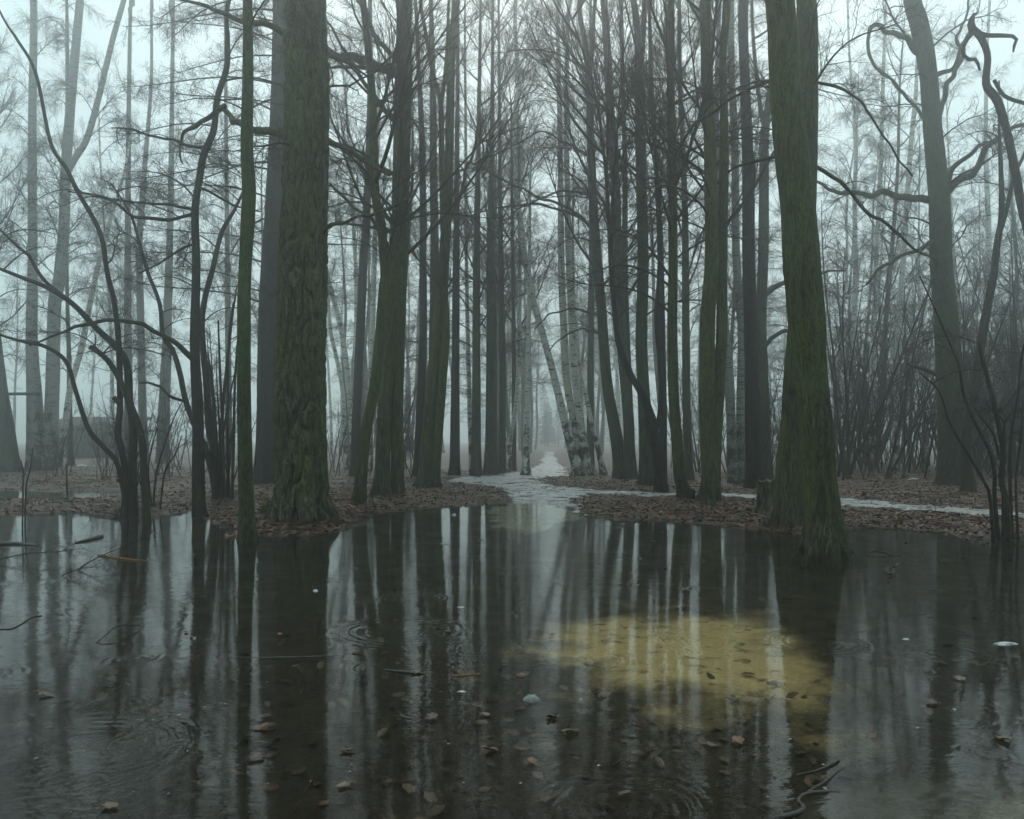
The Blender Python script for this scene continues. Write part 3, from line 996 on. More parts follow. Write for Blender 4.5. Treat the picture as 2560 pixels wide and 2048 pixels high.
FAR_L = [   # grey trunks down the left side of the avenue
    ('conifer_tree', 'grey conifer trunk seen behind the flared mossy fork', [(1046, 1196, 26), (1050, 1050, 22), (1057, 850, 20), (1058, 650, 18), (1056, 365, 15), (1045, 150, 11), (1038, 0, 9)], 1197, 'dark', 'larch'),
    ('conifer_tree', 'grey conifer trunk right behind the tall mossy fork', [(1082, 1190, 26), (1084, 900, 24), (1086, 650, 22), (1084, 400, 19), (1080, 150, 14), (1078, 0, 11)], 1191, 'dark', 'larch'),
    ('bare_tree', 'tall grey-green trunk, first in the row left of the fogged path', [(1190, 1192, 26), (1191, 1000, 22), (1191, 800, 20), (1192, 609, 17), (1196, 350, 12), (1200, 122, 8), (1202, 0, 6)], 1193, 'limegrey', 'asc'),
    ('bare_tree', 'broad grey-green trunk, widest in the row left of the fogged path', [(1226, 1190, 34), (1228, 1050, 29), (1229, 800, 26), (1226, 609, 19), (1230, 400, 14), (1231, 200, 9), (1232, 0, 7)], 1190, 'limegrey', 'asc'),
    ('bare_tree', 'slender fogged trunk right of the widest grey-green trunk', [(1254, 1186, 20), (1256, 950, 17), (1252, 650, 14), (1250, 400, 10), (1248, 200, 7), (1246, 0, 5)], 1186, 'limegrey', 'asc'),
    ('birch_tree', 'fogged birch left of the first grey-green avenue trunk', [(1180, 1186, 13), (1175, 1050, 12), (1170, 870, 11), (1166, 650, 9), (1164, 300, 7), (1162, 0, 5)], 1187, 'birch', 'birch'),
    ('birch_tree', 'fogged birch leaning right at the left side of the path', [(1270, 1184, 14), (1276, 1100, 12), (1291, 1000, 11), (1298, 850, 10), (1300, 650, 9), (1296, 400, 7), (1296, 200, 4)], 1184, 'birch', 'birch'),
    ('bare_tree', 'thin fogged trunk in the middle of the misty gap', [(1284, 1180, 13), (1285, 1000, 12), (1284, 800, 10), (1280, 500, 7), (1278, 250, 4)], 1181, 'limegrey', 'asc'),
    ('birch_tree', 'pale birch standing alone in the misty gap at the path end', [(1314, 1192, 24), (1316, 1120, 15), (1320, 930, 12), (1322, 780, 10), (1324, 600, 8), (1326, 400, 5)], 1193, 'birch', 'birch'),
    ('conifer_tree', 'misty conifer trunk between mossy fork and grey-green row', [(1136, 1192, 26), (1138, 1000, 22), (1140, 700, 18), (1142, 400, 13), (1144, 0, 8)], 1192, 'dark', 'larch'),
]
for nm, lb, st, vb, mt, kd in FAR_L:
    bs = {'larch': [('larch', 34, 3, 18, 1.8, 1.3)], 'asc': [('arc', 9, 4, 10, 2.4, 2.4), ('asc', 18, 5, 19, 4.4, 2.4)], 'birch': [('birch', 10, 7, 17, 2.2, 1.6)]}[kd]
    tree(nm, lb, 'birch' if kd == 'birch' else 'tree', st, vb=vb, mat=mt, twig={'larch': 'twigred', 'asc': 'twig', 'birch': 'twigbirch'}[kd], boughs=bs)

# centre birches and right row
tree('leaning_birch', 'white birch leaning left over the path', 'birch',
     [(1449, 1192, 34), (1441, 1160, 27), (1430, 1128, 23), (1409, 1041, 20), (1383, 933, 18), (1356, 833, 17), (1330, 737, 16), (1316, 672, 15), (1303, 568, 14), (1291, 487, 13), (1289, 406, 12), (1285, 325, 12), (1291, 264, 12), (1299, 223, 12), (1295, 170, 11), (1289, 101, 10), (1289, 0, 9)],
     vb=1192, mat='birch', twig='twigbirch', det=1, boughs=[('birch', 9, 9, 18, 2.0, 1.8), ('birch', 3, 5.5, 9, .9, 1.2)], wob=.02, H=20)
tree('birch_tree', 'white birch with black scars right of the leaning birch', 'birch',
     [[(1472, 1190, 30), (1465, 1150, 22), (1452, 1063, 20), (1439, 954, 18), (1430, 824, 17), (1426, 737, 16), (1422, 650, 16), (1417, 406, 14), (1417, 203, 12), (1421, 41, 10)],
      [(1455, 1188, 26), (1437, 1063, 20), (1417, 954, 19), (1409, 824, 18), (1403, 640, 17), (1401, 365, 14), (1397, 203, 12), (1395, 30, 9)]],
     vb=1191, mat='birch', twig='twigbirch', det=1, boughs=[('birch', 22, 7, 19, 2.2, 1.8)], wob=.02, H=20)
tree('birch_tree', 'slim birch curving left behind the scarred birch pair', 'birch',
     [(1510, 1190, 16), (1497, 1130, 13), (1483, 1076, 12), (1464, 990, 11), (1452, 933, 10), (1439, 824, 9), (1434, 700, 8), (1432, 560, 6), (1434, 400, 4)], vb=1190, mat='birch', twig='twigbirch', boughs=[('birch', 7, 6, 12, 1.4, 1.4)])
ROW = [
    ('bare_tree', 'grey-green trunk leaning left, nearest the birches in the right row',
     [[(1553, 1200, 38), (1548, 1150, 33), (1539, 1085, 31), (1517, 954, 27), (1504, 780, 25), (1493, 650, 25), (1482, 487, 22), (1476, 325, 20), (1472, 203, 18), (1462, 101, 14), (1449, 24, 12)],
      [(1473, 200, 12), (1482, 101, 11), (1486, 20, 9)]], 1200, 1,
     [(-.6, [(1500, 605, 9), (1490, 590, 8), (1449, 540, 8), (1390, 508, 7), (1328, 483, 6), (1246, 442, 6), (1186, 410, 5), (1133, 398, 4), (1085, 385, 3)], 'limegrey', 8, .9),
      (-.9, [(1496, 590, 8), (1460, 552, 7), (1433, 536, 7), (1340, 513, 6), (1259, 516, 5), (1186, 536, 4), (1133, 554, 3)], 'limegrey', 8, .9),
      (.3, [(1490, 485, 7), (1450, 482, 6), (1400, 480, 6), (1340, 500, 5), (1280, 530, 4)], 'limegrey', 6, .8),
      (-.2, [(1480, 395, 6), (1440, 375, 6), (1390, 345, 5), (1350, 330, 4), (1310, 350, 3)], 'limegrey', 5, .8),
      (-.5, [(1520, 850, 6), (1490, 832, 6), (1450, 825, 5), (1400, 850, 4), (1370, 880, 3)], 'limegrey', 5, .6),
      (-.5, [(1515, 800, 6), (1480, 782, 6), (1430, 775, 5), (1375, 790, 4), (1330, 830, 3)], 'limegrey', 5, .6)]),
    ('bare_tree', 'thin upright trunk behind the left-leaning grey-green trunk', [(1476, 1182, 20), (1476, 1000, 17), (1478, 800, 16), (1479, 600, 14), (1478, 300, 10), (1476, 0, 7)], 1183, 0, ()),
    ('bare_tree', 'tall grey-green trunk, second in the row right of the birches',
     [(1576, 1200, 36), (1573, 1120, 29), (1570, 1041, 27), (1556, 867, 26), (1545, 650, 25), (1537, 446, 23), (1526, 284, 22), (1518, 122, 20), (1510, 0, 17)], 1201, 1, ()),
    ('bare_tree', 'thin dark trunk between the two tall grey-green trunks of the right row', [(1580, 1192, 20), (1574, 1000, 16), (1566, 800, 15), (1563, 650, 14), (1563, 406, 13), (1557, 203, 11), (1551, 0, 9)], 1193, 0, ()),
    ('forked_tree', 'mossy trunk forked near the top, third in the row right of the birches',
     [[(1617, 1216, 40), (1616, 1170, 35), (1613, 1041, 32), (1604, 867, 30), (1608, 650, 28), (1602, 406, 27), (1600, 203, 27), (1597, 110, 20), (1587, 20, 16)], [(1603, 150, 16), (1608, 80, 15), (1612, 0, 13)]], 1217, 1,
     [(-.2, [(1605, 295, 8), (1645, 280, 8), (1690, 262, 7), (1740, 240, 5)], 'limegrey', 4, .8)]),
    ('leaning_tree', 'dark stem curving left across the right row from its foot', [(1654, 1232, 30), (1650, 1180, 27), (1638, 1100, 24), (1630, 1050, 22), (1609, 993, 20), (1590, 960, 18), (1578, 941, 17), (1552, 876, 16), (1538, 800, 14), (1530, 700, 12), (1522, 560, 10), (1512, 400, 8), (1490, 250, 7), (1455, 120, 5), (1420, 20, 4)], 1233, 1, ()),
    ('bare_tree', 'slim stem rising right from the foot of the dark curving stem', [(1640, 1080, 12), (1652, 1010, 11), (1648, 900, 11), (1640, 800, 10), (1646, 700, 9), (1650, 560, 8), (1640, 400, 7), (1625, 250, 5)], 1233, 0, ()),
    ('bare_tree', 'brown trunk just left of the curved-foot trunk', [(1655, 1210, 24), (1658, 1050, 20), (1655, 850, 18), (1650, 600, 16), (1640, 400, 13), (1628, 200, 11), (1622, 0, 9)], 1211, 0, ()),
]
for nm, lb, st, vb, det, lim in ROW:
    tree(nm, lb, 'tree', st, vb=vb, mat='limegrey' if 'dark' not in lb and 'brown' not in lb else 'dark', twig='twig', det=det, ridge=.012 if det else 0, limbs=lim, wob=.03,
         boughs=[('arc', 10, 4, 11, 3.0, 3.0), ('asc', 20, 5.5, 19, 4.6, 2.4)] if det else [('arc', 8, 4, 10, 1.6, 1.8), ('asc', 10, 7, 18, 2.4, 1.6)], flare=.35)

# left side
tree('conifer_tree', 'dark brown conifer trunk directly behind the furrowed tree', 'tree',
     [(662, 1212, 52), (663, 1150, 49), (665, 1041, 48), (671, 780, 48), (680, 609, 45), (696, 284, 40), (700, 0, 35)],
     vb=1213, mat='dark', twig='twigred', det=1, ridge=.022, H=21, wob=.02,
     boughs=[('larch', 18, 5, 15, 4.6, 4.4, 185, 55), ('larch', 16, 5.5, 15, 3.4, 3.4, 0, 75), ('larch', 10, 15, 20, 3, 1.2)])
tree('bare_tree', 'crooked brown trunk standing in water left of the slim mossed trunk', 'tree',
     [(498, 1278, 34), (497, 1240, 31), (496, 1041, 28), (487, 867, 24), (488, 670, 20), (487, 528, 18), (497, 446, 17), (511, 386, 17), (532, 325, 16), (544, 244, 15), (568, 170, 14), (570, 101, 12), (568, 20, 10)],
     vb=1278, mat='hazel', twig='twig', det=1, ridge=.012, flare=.25, fl_h=.15, H=14, wob=.03,
     limbs=[(-.6, [(490, 905, 15), (474, 890, 14), (440, 862, 13), (409, 841, 12), (348, 811, 11), (287, 798, 10), (217, 815, 9), (170, 830, 8), (130, 841, 6), (80, 862, 4)], 'hazel', 9, .9),
            (-.4, [(487, 535, 10), (440, 545, 9), (390, 548, 9), (340, 540, 8), (290, 505, 7), (230, 485, 5), (160, 478, 3)], 'hazel', 9, 1.0),
            (.5, [(485, 525, 8), (430, 512, 7), (370, 508, 6), (300, 500, 5), (230, 490, 3)], 'hazel', 8, .9),
            (.3, [(485, 610, 7), (440, 630, 6), (390, 660, 5), (340, 690, 4)], 'hazel', 5, .8),
            (.4, [(525, 372, 8), (470, 362, 8), (420, 350, 7), (370, 335, 6), (310, 318, 5), (280, 320, 3)], 'hazel', 8, .9),
            (.2, [(500, 470, 6), (540, 490, 6), (590, 515, 5), (650, 525, 4)], 'hazel', 4, .7)],
     boughs=[('larch', 14, 4.2, 11, 2.0, 2.0), ('arc', 6, 3.5, 9, 1.4, 1.8)])
tree('crooked_tree', 'mossy stem curving up right, behind the crooked brown trunk', 'tree',
     [(552, 1246, 34), (546, 1180, 26), (543, 1150, 24), (532, 1100, 22), (522, 1063, 20), (513, 954, 17), (507, 824, 15), (513, 746, 14), (532, 680, 13), (552, 580, 11), (588, 520, 8), (620, 440, 5)],
     vb=1247, mat='hazel', twig='twig', det=1, boughs=[('arc', 9, 3, 9, 1.4, 1.8), ('whip', 5, .3, 1, 3.6, 3.4)])
tree('crooked_tree', 'thin mossy stem leaning left through the crooked brown trunk', 'tree',
     [(545, 1240, 18), (520, 1140, 16), (482, 1041, 15), (466, 990, 14), (452, 930, 13), (430, 870, 12), (412, 840, 11), (398, 760, 10), (370, 680, 9), (352, 620, 8), (330, 540, 6), (280, 460, 4)],
     vb=1250, mat='hazel', twig='twig', boughs=[('arc', 8, 3, 8, 1.2, 1.6)], limbs=[(-.3, [(462, 1003, 8), (430, 990, 7), (390, 968, 6), (345, 960, 4)], 'hazel', 4, .7)])
HZ = [
    ('hazel_bush', 'many-stemmed bare bush on a leafy islet in the water at left', 'bush',
     [[(311, 1282, 19), (313, 1193, 17), (304, 1130, 16), (300, 1085, 15), (300, 1011, 15), (297, 867, 14), (284, 759, 13), (268, 680, 12), (248, 580, 11), (195, 479, 11), (162, 418, 10), (126, 357, 9), (89, 183, 8), (45, 101, 7), (0, 28, 5)],
      [(335, 1282, 21), (335, 1172, 20), (336, 1063, 19), (326, 998, 19), (322, 933, 18), (300, 880, 17), (243, 824, 15), (183, 759, 13), (122, 720, 11), (65, 698, 10), (0, 672, 8), (-80, 640, 5)],
      [(367, 1286, 20), (361, 1193, 18), (348, 1085, 17), (313, 980, 15), (283, 920, 14), (255, 888, 13), (226, 867, 12)],
      [(318, 1225, 12), (296, 1165, 12), (265, 1120, 12), (226, 1072, 12), (191, 980, 11), (161, 902, 10), (117, 867, 9), (65, 856, 8), (0, 837, 6), (-60, 810, 4)],
      [(183, 759, 9), (110, 700, 9), (75, 640, 8), (53, 625, 8), (15, 590, 6), (-30, 540, 4)]],
     1284, 'hazel', [('arc', 12, 2, 6, 1.0, 1.4), ('gnarl', 8, 3, 7, .9, 1.4), ('whip', 7, .15, .4, 1.6, 2.0)]),
]
for nm, lb, cat, st, vb, mt, bs in HZ:
    tree(nm, lb, cat, st, vb=vb, mat=mt, twig='twig', boughs=bs, det=1, flare=.15, fl_h=.1, ridge=.006, wob=.05)
tree('birch_tree', 'thick-footed birch at far left, nearest the wooden beam', 'birch',
     [(92, 1180, 50), (90, 1120, 44), (86, 1000, 36), (81, 850, 27), (80, 700, 24), (79, 600, 22), (80, 300, 19), (86, 0, 16)], vb=1181, mat='birchdark', twig='twigbirch', det=1, boughs=[('birch', 18, 7, 19, 3.0, 2.2)], flare=.2, wob=.04)
tree('birch_tree', 'forked birch with a right-leaning stem at far left', 'birch',
     [[(124, 1180, 42), (126, 1100, 36), (130, 950, 32), (137, 760, 30), (150, 690, 29), (162, 568, 25), (168, 406, 24), (185, 203, 21), (199, 0, 18)],
      [(170, 430, 14), (187, 396, 15), (215, 345, 15), (244, 252, 14), (280, 101, 13), (308, 0, 12)],
      [(128, 860, 15), (142, 690, 15), (158, 500, 14), (166, 300, 12), (168, 140, 9), (165, 0, 7)]],
     vb=1181, mat='birchdark', twig='twigbirch', det=1, boughs=[('birch', 26, 6, 19, 3.0, 2.2)], flare=.2, wob=.04)
tree('birch_tree', 'young birch leaning right behind the forked birch at far left', 'birch',
     [(143, 1176, 20), (156, 1100, 17), (165, 1050, 16), (180, 960, 15), (200, 870, 14), (240, 700, 12), (275, 560, 9), (310, 430, 6), (330, 330, 3)], vb=1177, mat='birch', twig='twigbirch', boughs=[('birch', 9, 5, 12, 1.8, 1.8)])
tree('bare_tree', 'dark trunk leaning off the left edge below the beam', 'tree',
     [(24, 1182, 46), (16, 1080, 38), (2, 960, 32), (-20, 800, 26), (-40, 600, 22), (-55, 300, 18), (-60, 0, 14)], vb=1183, mat='limegrey', twig='twig', det=1, boughs=LIME(8, 8, 4))
MIST_L = [
    ('thin dark trunk just right of the far-left birches', [(178, 1172, 16), (174, 1060, 13), (171, 900, 11), (168, 700, 8), (165, 400, 5)], 1173, 'limegrey'),
    ('misty grey trunk behind the many-stemmed bush', [(330, 1162, 26), (322, 1000, 21), (318, 800, 18), (320, 600, 15), (322, 300, 11), (325, 0, 8)], 1163, 'limegrey'),
    ('misty grey forked trunk left of the crooked brown trunk', [(362, 1160, 22), (356, 1000, 19), (350, 740, 17), (348, 600, 15), (360, 420, 12), (375, 200, 8), (380, 0, 6)], 1160, 'limegrey'),
    ('pale broad trunk fading in mist between bush and crooked trunk', [(408, 1165, 34), (408, 1060, 28), (416, 930, 25), (420, 760, 20), (425, 500, 15), (430, 200, 10), (432, 0, 8)], 1160, 'limegrey'),
    ('slim misty trunk behind the slim mossed trunk', [(572, 1162, 18), (570, 900, 15), (568, 600, 12), (566, 300, 9), (565, 0, 7)], 1163, 'limegrey'),
]
for lb, st, vb, mt in MIST_L:
    tree('bare_tree', lb, 'tree', st, vb=vb, mat=mt, twig='twig', boughs=[('gnarl', 10, 4, 14, 3.0, 3.0), ('asc', 10, 8, 19, 3, 2)], group='misty trunks at left')
BIR = [
    ('birch leaning left in mist right of the furrowed tree', [(885, 1180, 16), (878, 1060, 14), (874, 998, 14), (857, 846, 13), (820, 693, 12), (800, 600, 10), (780, 450, 7)], 1181),
    ('thin birch leaning left beside the mist right of the furrowed tree', [(866, 1178, 12), (858, 1000, 11), (842, 900, 10), (826, 824, 10), (815, 700, 8), (806, 560, 5)], 1178),
    ('upright misty birch left of the leaning mossy stem', [(888, 1176, 14), (890, 900, 12), (891, 700, 11), (880, 500, 9), (868, 300, 7), (850, 100, 5)], 1176),
    ('slim white birch just left of the twin mossy trunks', [(925, 1182, 15), (927, 950, 14), (933, 780, 13), (938, 600, 12), (944, 350, 10), (946, 100, 7)], 1183),
    ('pale birch slanting right, between the big right trunks and large tree', [(2240, 1180, 15), (2245, 900, 14), (2250, 740, 13), (2257, 647, 13), (2274, 376, 12), (2286, 250, 10), (2295, 167, 8), (2300, 0, 6)], 1180),
    ('misty birch first right of the big right-hand trunks', [(2130, 1176, 16), (2132, 900, 14), (2136, 700, 12), (2136, 500, 11), (2138, 334, 9), (2128, 150, 6), (2120, 0, 5)], 1177),
    ('misty birch third right of the big right-hand trunks', [(2180, 1178, 15), (2186, 800, 13), (2190, 626, 12), (2200, 400, 11), (2207, 209, 9), (2215, 0, 6)], 1178),
    ('misty birch right of the large hooked-limb tree', [(2462, 1172, 16), (2464, 800, 14), (2466, 600, 13), (2466, 376, 11), (2468, 150, 8), (2470, 0, 6)], 1173),
]
for lb, st, vb in BIR:
    tree('birch_tree', lb, 'birch', st, vb=vb, mat='birch', twig='twigbirch', boughs=[('birch', 12, 6, 18, 2.4, 2.0)])

def leaf_geo(X, Y, Z, size, tilt, g):
    n = len(X)
    outl = np.array([[-.5, 0, 0], [-.12, .28, .05], [.28, .20, .06], [.5, 0, .02], [.28, -.20, .06], [-.12, -.28, .05]])
    quads = np.array([[0, 3, 2, 1], [0, 5, 4, 3]])
    s = size[:, None, None]
    a = g.uniform(0, 6.28, n)
    tx = g.normal(size=n) * tilt
    ty = g.normal(size=n) * tilt
    P = outl[None] * s * np.array([1, 1, 1])
    P[..., 2] *= g.uniform(-.5, 2.2, n)[:, None]
    c1, s1 = np.cos(tx)[:, None], np.sin(tx)[:, None]
    y, z = P[..., 1] * c1 - P[..., 2] * s1, P[..., 1] * s1 + P[..., 2] * c1
    x = P[..., 0]
    c2, s2 = np.cos(ty)[:, None], np.sin(ty)[:, None]
    x, z = x * c2 + z * s2, -x * s2 + z * c2
    c3, s3 = np.cos(a)[:, None], np.sin(a)[:, None]
    x, y = x * c3 - y * s3, x * s3 + y * c3
    V = np.stack([x + X[:, None], y + Y[:, None], z + Z[:, None]], -1).reshape(-1, 3)
    F = (quads[None] + (np.arange(n) * 6)[:, None, None]).reshape(-1, 4)
    return V, F



t = NT('spruce_needles')
M['needles'] = t.bsdf(t.mix(t.noise(t.coord(), 2, 3), (.012, .022, .010), (.030, .050, .022)), .8, .25)

# ------------------------------------------------------------------ background wood: shared trunk and crown meshes
def bg_proto(kind, seed):
    g = np.random.default_rng(900 + seed)
    Hh = 19.0
    n = 7
    zz = np.linspace(-.3, Hh, n)
    r0 = {'birch': .095, 'lime': .125, 'conifer': .13}[kind]
    pts = np.stack([np.cumsum(g.normal(size=n) * .14), np.cumsum(g.normal(size=n) * .14), zz, r0 * (1 - zz / (Hh * 1.02)) ** .75 + .01], -1)
    pts[:, 0] -= pts[0, 0]
    pts[:, 1] -= pts[0, 1]
    V, F, Q = trunk_arrays(pts, 10, .4, .35, .4, seed=seed)
    tm = mesh_from('trunk_' + kind, V, F, M[{'birch': 'birch', 'lime': 'limegrey', 'conifer': 'dark'}[kind]])
    G = Geo()
    plan = {'birch': [('birch', 17, 6, 18.5, 3.0, 1.4)], 'lime': [('arc', 9, 3, 10, 2.6, 2.6), ('asc', 13, 6, 18.5, 3.6, 1.8)], 'conifer': [('larch', 34, 3, 18.5, 2.4, .9)]}[kind]
    for kd, nb, z0, z1, l0, l1 in plan:
        for k in range(nb):
            f = (k + g.random()) / nb
            z = z0 + (z1 - z0) * f
            i = int(np.argmin(abs(Q[:, 2] - z)))
            L = (l0 + (l1 - l0) * f) * g.uniform(.75, 1.2)
            a = g.uniform(0, 2 * np.pi)
            ca, sa = math.cos(a), math.sin(a)
            V, F = geo_of(bough_geo(kd, int(g.integers(1, 30)), 2, rscale=1.25))
            V = V * L
            V = np.stack([V[:, 0] * ca - V[:, 1] * sa, V[:, 0] * sa + V[:, 1] * ca, V[:, 2]], -1) + Q[i, :3]
            G.add(V, F)
    V, F = G.arrays()
    cm = mesh_from('crown_' + kind, V, F, M[{'birch': 'twigbirch', 'lime': 'twig', 'conifer': 'twigred'}[kind]])
    return tm, cm, float(V[:, 2].max())


def spruce_proto(seed):
    g = np.random.default_rng(1200 + seed)
    pts = np.array([[0, 0, -.3, .2], [0.05, 0, 6, .15], [0, .06, 13, .08], [0, 0, 19.5, .015]])
    V, F, Q = trunk_arrays(pts, 10, .5, .35, .4, seed=seed)
    tm = mesh_from('trunk_spruce', V, F, M['dark'])
    X, Y, Z, A = [], [], [], []
    z = 1.6
    while z < 19.3:
        Rz = 3.1 * (1 - z / 20.2) ** .8 * g.uniform(.85, 1.1)
        nb = int(g.integers(6, 10))
        for k in range(nb):
            a = g.uniform(0, 6.28)
            m = int(10 + 22 * Rz / 3)
            f = np.sqrt(g.random(m))
            side = g.normal(size=m) * .16 * Rz * (1.1 - f * .6)
            X.append(np.cos(a) * f * Rz - np.sin(a) * side)
            Y.append(np.sin(a) * f * Rz + np.cos(a) * side)
            Z.append(z - .32 * f * Rz + .18 * f * f * Rz + g.normal(size=m) * .06)
        z += g.uniform(.32, .5)
    X, Y, Z = np.concatenate(X), np.concatenate(Y), np.concatenate(Z)
    V, F = leaf_geo(X, Y, Z, g.uniform(.22, .42, len(X)), .45, g)
    cm = mesh_from('crown_spruce', V, F, M['needles'], smooth=False)
    return tm, cm, 20.0


BGP = {k: [bg_proto(k, i + 10 * j) for i in range(3)] for j, k in enumerate(('birch', 'lime', 'conifer'))}
BGP['spruce'] = [spruce_proto(i) for i in range(3)]
placed = []


def bg_tree(u, D, kind, label, group, s=None):
    bg_tree2((u - CU) * D / FPX, D, kind, label, group, s)


def bg_tree2(x, D, kind, label, group, s=None):
    for a, b_ in placed:
        if (a - x) ** 2 + (b_ - D) ** 2 < 1.2:
            return
    placed.append((x, D))
    tm, cm, top = BGP[kind][int(rng.integers(3))]
    s = s or rng.uniform(.85, 1.12)
    r = link({'birch': 'birch_tree', 'lime': 'bare_tree', 'conifer': 'conifer_tree', 'spruce': 'spruce_tree'}[kind], None, None, (x, D, hz(x, D)), (rng.normal() * .035, rng.normal() * .035, rng.uniform(0, 6.28)), s)
    tag(r, label, 'birch' if kind == 'birch' else 'tree', group)
    link('trunk', tm, r)
    link('crown', cm, r)
    ZMAX[0] = max(ZMAX[0], top * s + .5)


BGL = {('L', 'birch'): 'faint bare birch in the mist on the left side', ('L', 'lime'): 'faint bare tree in the mist on the left side', ('L', 'conifer'): 'faint conifer in the mist on the left side',
       ('C', 'birch'): 'faint birch in the mist left of the path end', ('C', 'lime'): 'faint bare tree in the mist left of the path end', ('C', 'conifer'): 'faint conifer in the mist left of the path end',
       ('R', 'birch'): 'faint bare birch in the misty wood on the right', ('R', 'lime'): 'faint bare tree in the misty wood on the right', ('R', 'conifer'): 'faint conifer in the misty wood on the right',
       ('F', 'lime'): 'faint bare tree at the far end of the foggy avenue', ('F', 'birch'): 'faint birch at the far end of the foggy avenue', ('F', 'conifer'): 'faint conifer at the far end of the foggy avenue'}


def scatter(n, u0, u1, d0, d1, weights, key, grp):
    ks = list(weights)
    w = np.array([weights[k] for k in ks], float)
    w /= w.sum()
    for _ in range(n):
        D = math.sqrt(rng.uniform(d0 * d0, d1 * d1))
        u = rng.uniform(u0, u1)
        if key != 'F' and (1290 < u < 1480 if key != 'A' else 1332 < u < 1424):
            continue
        k = ks[int(rng.choice(len(ks), p=w))]
        bg_tree(u, D, k, BGL[(key, k)], grp + ' (' + k + ')')


scatter(26, -700, 860, 40, 75, {'lime': 3, 'birch': 2, 'conifer': 1}, 'L', 'mist trees left')
scatter(22, 860, 1290, 36, 80, {'lime': 3, 'birch': 1, 'conifer': 4}, 'C', 'mist trees left of path')
scatter(85, 1490, 3000, 35, 80, {'lime': 3, 'birch': 6, 'conifer': 1}, 'R', 'mist trees right')
for _ in range(190):  # unseen trees of the wood, added to shade the pond and near trunks
    X, Y = rng.uniform(-46, 46), rng.uniform(-42, 40)
    if (abs(X) < .78 * Y + 2.5 and Y > -2) or math.hypot(X, Y) < 4.5 or sdf(path_poly, np.array([X]), np.array([Y]))[0] < .6:
        continue
    k = ('lime', 'spruce', 'birch')[int(rng.choice(3, p=(.5, .2, .3)))]
    bg_tree2(X, Y, k, '%s of the surrounding wood, added out of view to shade the pond' % {'lime': 'tree', 'spruce': 'spruce', 'birch': 'birch'}[k], 'added shading wood (' + k + ')')
for k_ in ('lime', 'birch', 'conifer'):
    BGL[('A', k_)] = 'faint tree of the foggy avenue'
scatter(16, 1236, 1330, 44, 100, {'lime': 4, 'birch': 1}, 'A', 'mist trees of the avenue')
scatter(14, 1426, 1500, 44, 100, {'lime': 4, 'birch': 1}, 'A', 'mist trees of the avenue')
scatter(8, 1285, 1485, 75, 125, {'lime': 2, 'birch': 1}, 'F', 'mist trees at avenue end')
for _ in range(26):
    bg_tree(rng.uniform(1200, 1600), rng.uniform(120, 165), 'spruce', 'faint young spruce closing the far end of the foggy avenue', 'far spruces', rng.uniform(.3, .6))


# ------------------------------------------------------------------ saplings and thicket
def sapling_mesh(seed, nst, mat):
    g = np.random.default_rng(500 + seed)
    G = Geo()
    for k in range(nst):
        V, F = geo_of(bough_geo('whip', seed * 7 + k + 40, 2, r_main=.0062, rscale=.9))
        L = g.uniform(.55, 1.0)
        a = g.uniform(0, 6.28)
        ti = g.uniform(-.08, .12)
        V = V * L
        V = np.stack([V[:, 0] * math.cos(ti) + V[:, 2] * math.sin(ti), V[:, 1], -V[:, 0] * math.sin(ti) + V[:, 2] * math.cos(ti)], -1)
        V = np.stack([V[:, 0] * math.cos(a) - V[:, 1] * math.sin(a), V[:, 0] * math.sin(a) + V[:, 1] * math.cos(a), V[:, 2]], -1)
        V = V + np.array([g.normal() * .06, g.normal() * .06, -.005])
        G.add(V, F)
    V, F = G.arrays()
    return mesh_from('sapling', V, F, M[mat])


SAP = [sapling_mesh(i, 4 + i % 3, 'twigred' if i % 2 else 'twig') for i in range(5)]


def saplings(n, u0, u1, d0, d1, s0, s1, label, group, nm='sapling'):
    for _ in range(n):
        D = rng.uniform(d0, d1)
        u = rng.uniform(u0, u1)
        x = (u - CU) * D / FPX
        z = hz(x, D)
        if z < .01:
            continue
        if sdf(path_poly, np.array([x]), np.array([D]))[0] < .3:
            continue
        o = link(nm, SAP[int(rng.integers(5))], None, (x, D, z - .02), (rng.normal() * .08, rng.normal() * .08, rng.uniform(0, 6.28)), rng.uniform(s0, s1))
        tag(o, label, 'sapling', group)


saplings(85, 2080, 2900, 25.5, 44, 5.0, 10.0, 'thin bare sapling in the dense thicket on the right', 'thicket saplings on the right')
saplings(22, 1640, 1980, 26, 38, 3.0, 5.5, 'thin bare sapling in the undergrowth behind the right row', 'undergrowth saplings behind right row')
saplings(14, 60, 560, 24, 36, 2.5, 4.5, 'thin bare sapling in the mist at left beyond the back pool', 'saplings left')
saplings(12, 830, 1050, 24, 36, 2.5, 4.5, 'thin bare sapling behind the twin mossy trunks', 'saplings centre left')


def stems_bush(name, label, stems, vb, boughs=(), mat='hazel'):
    return tree(name, label, 'bush', stems, vb=vb, mat=mat, twig='twig', boughs=boughs, det=1, flare=.1, fl_h=.1, wob=.05)


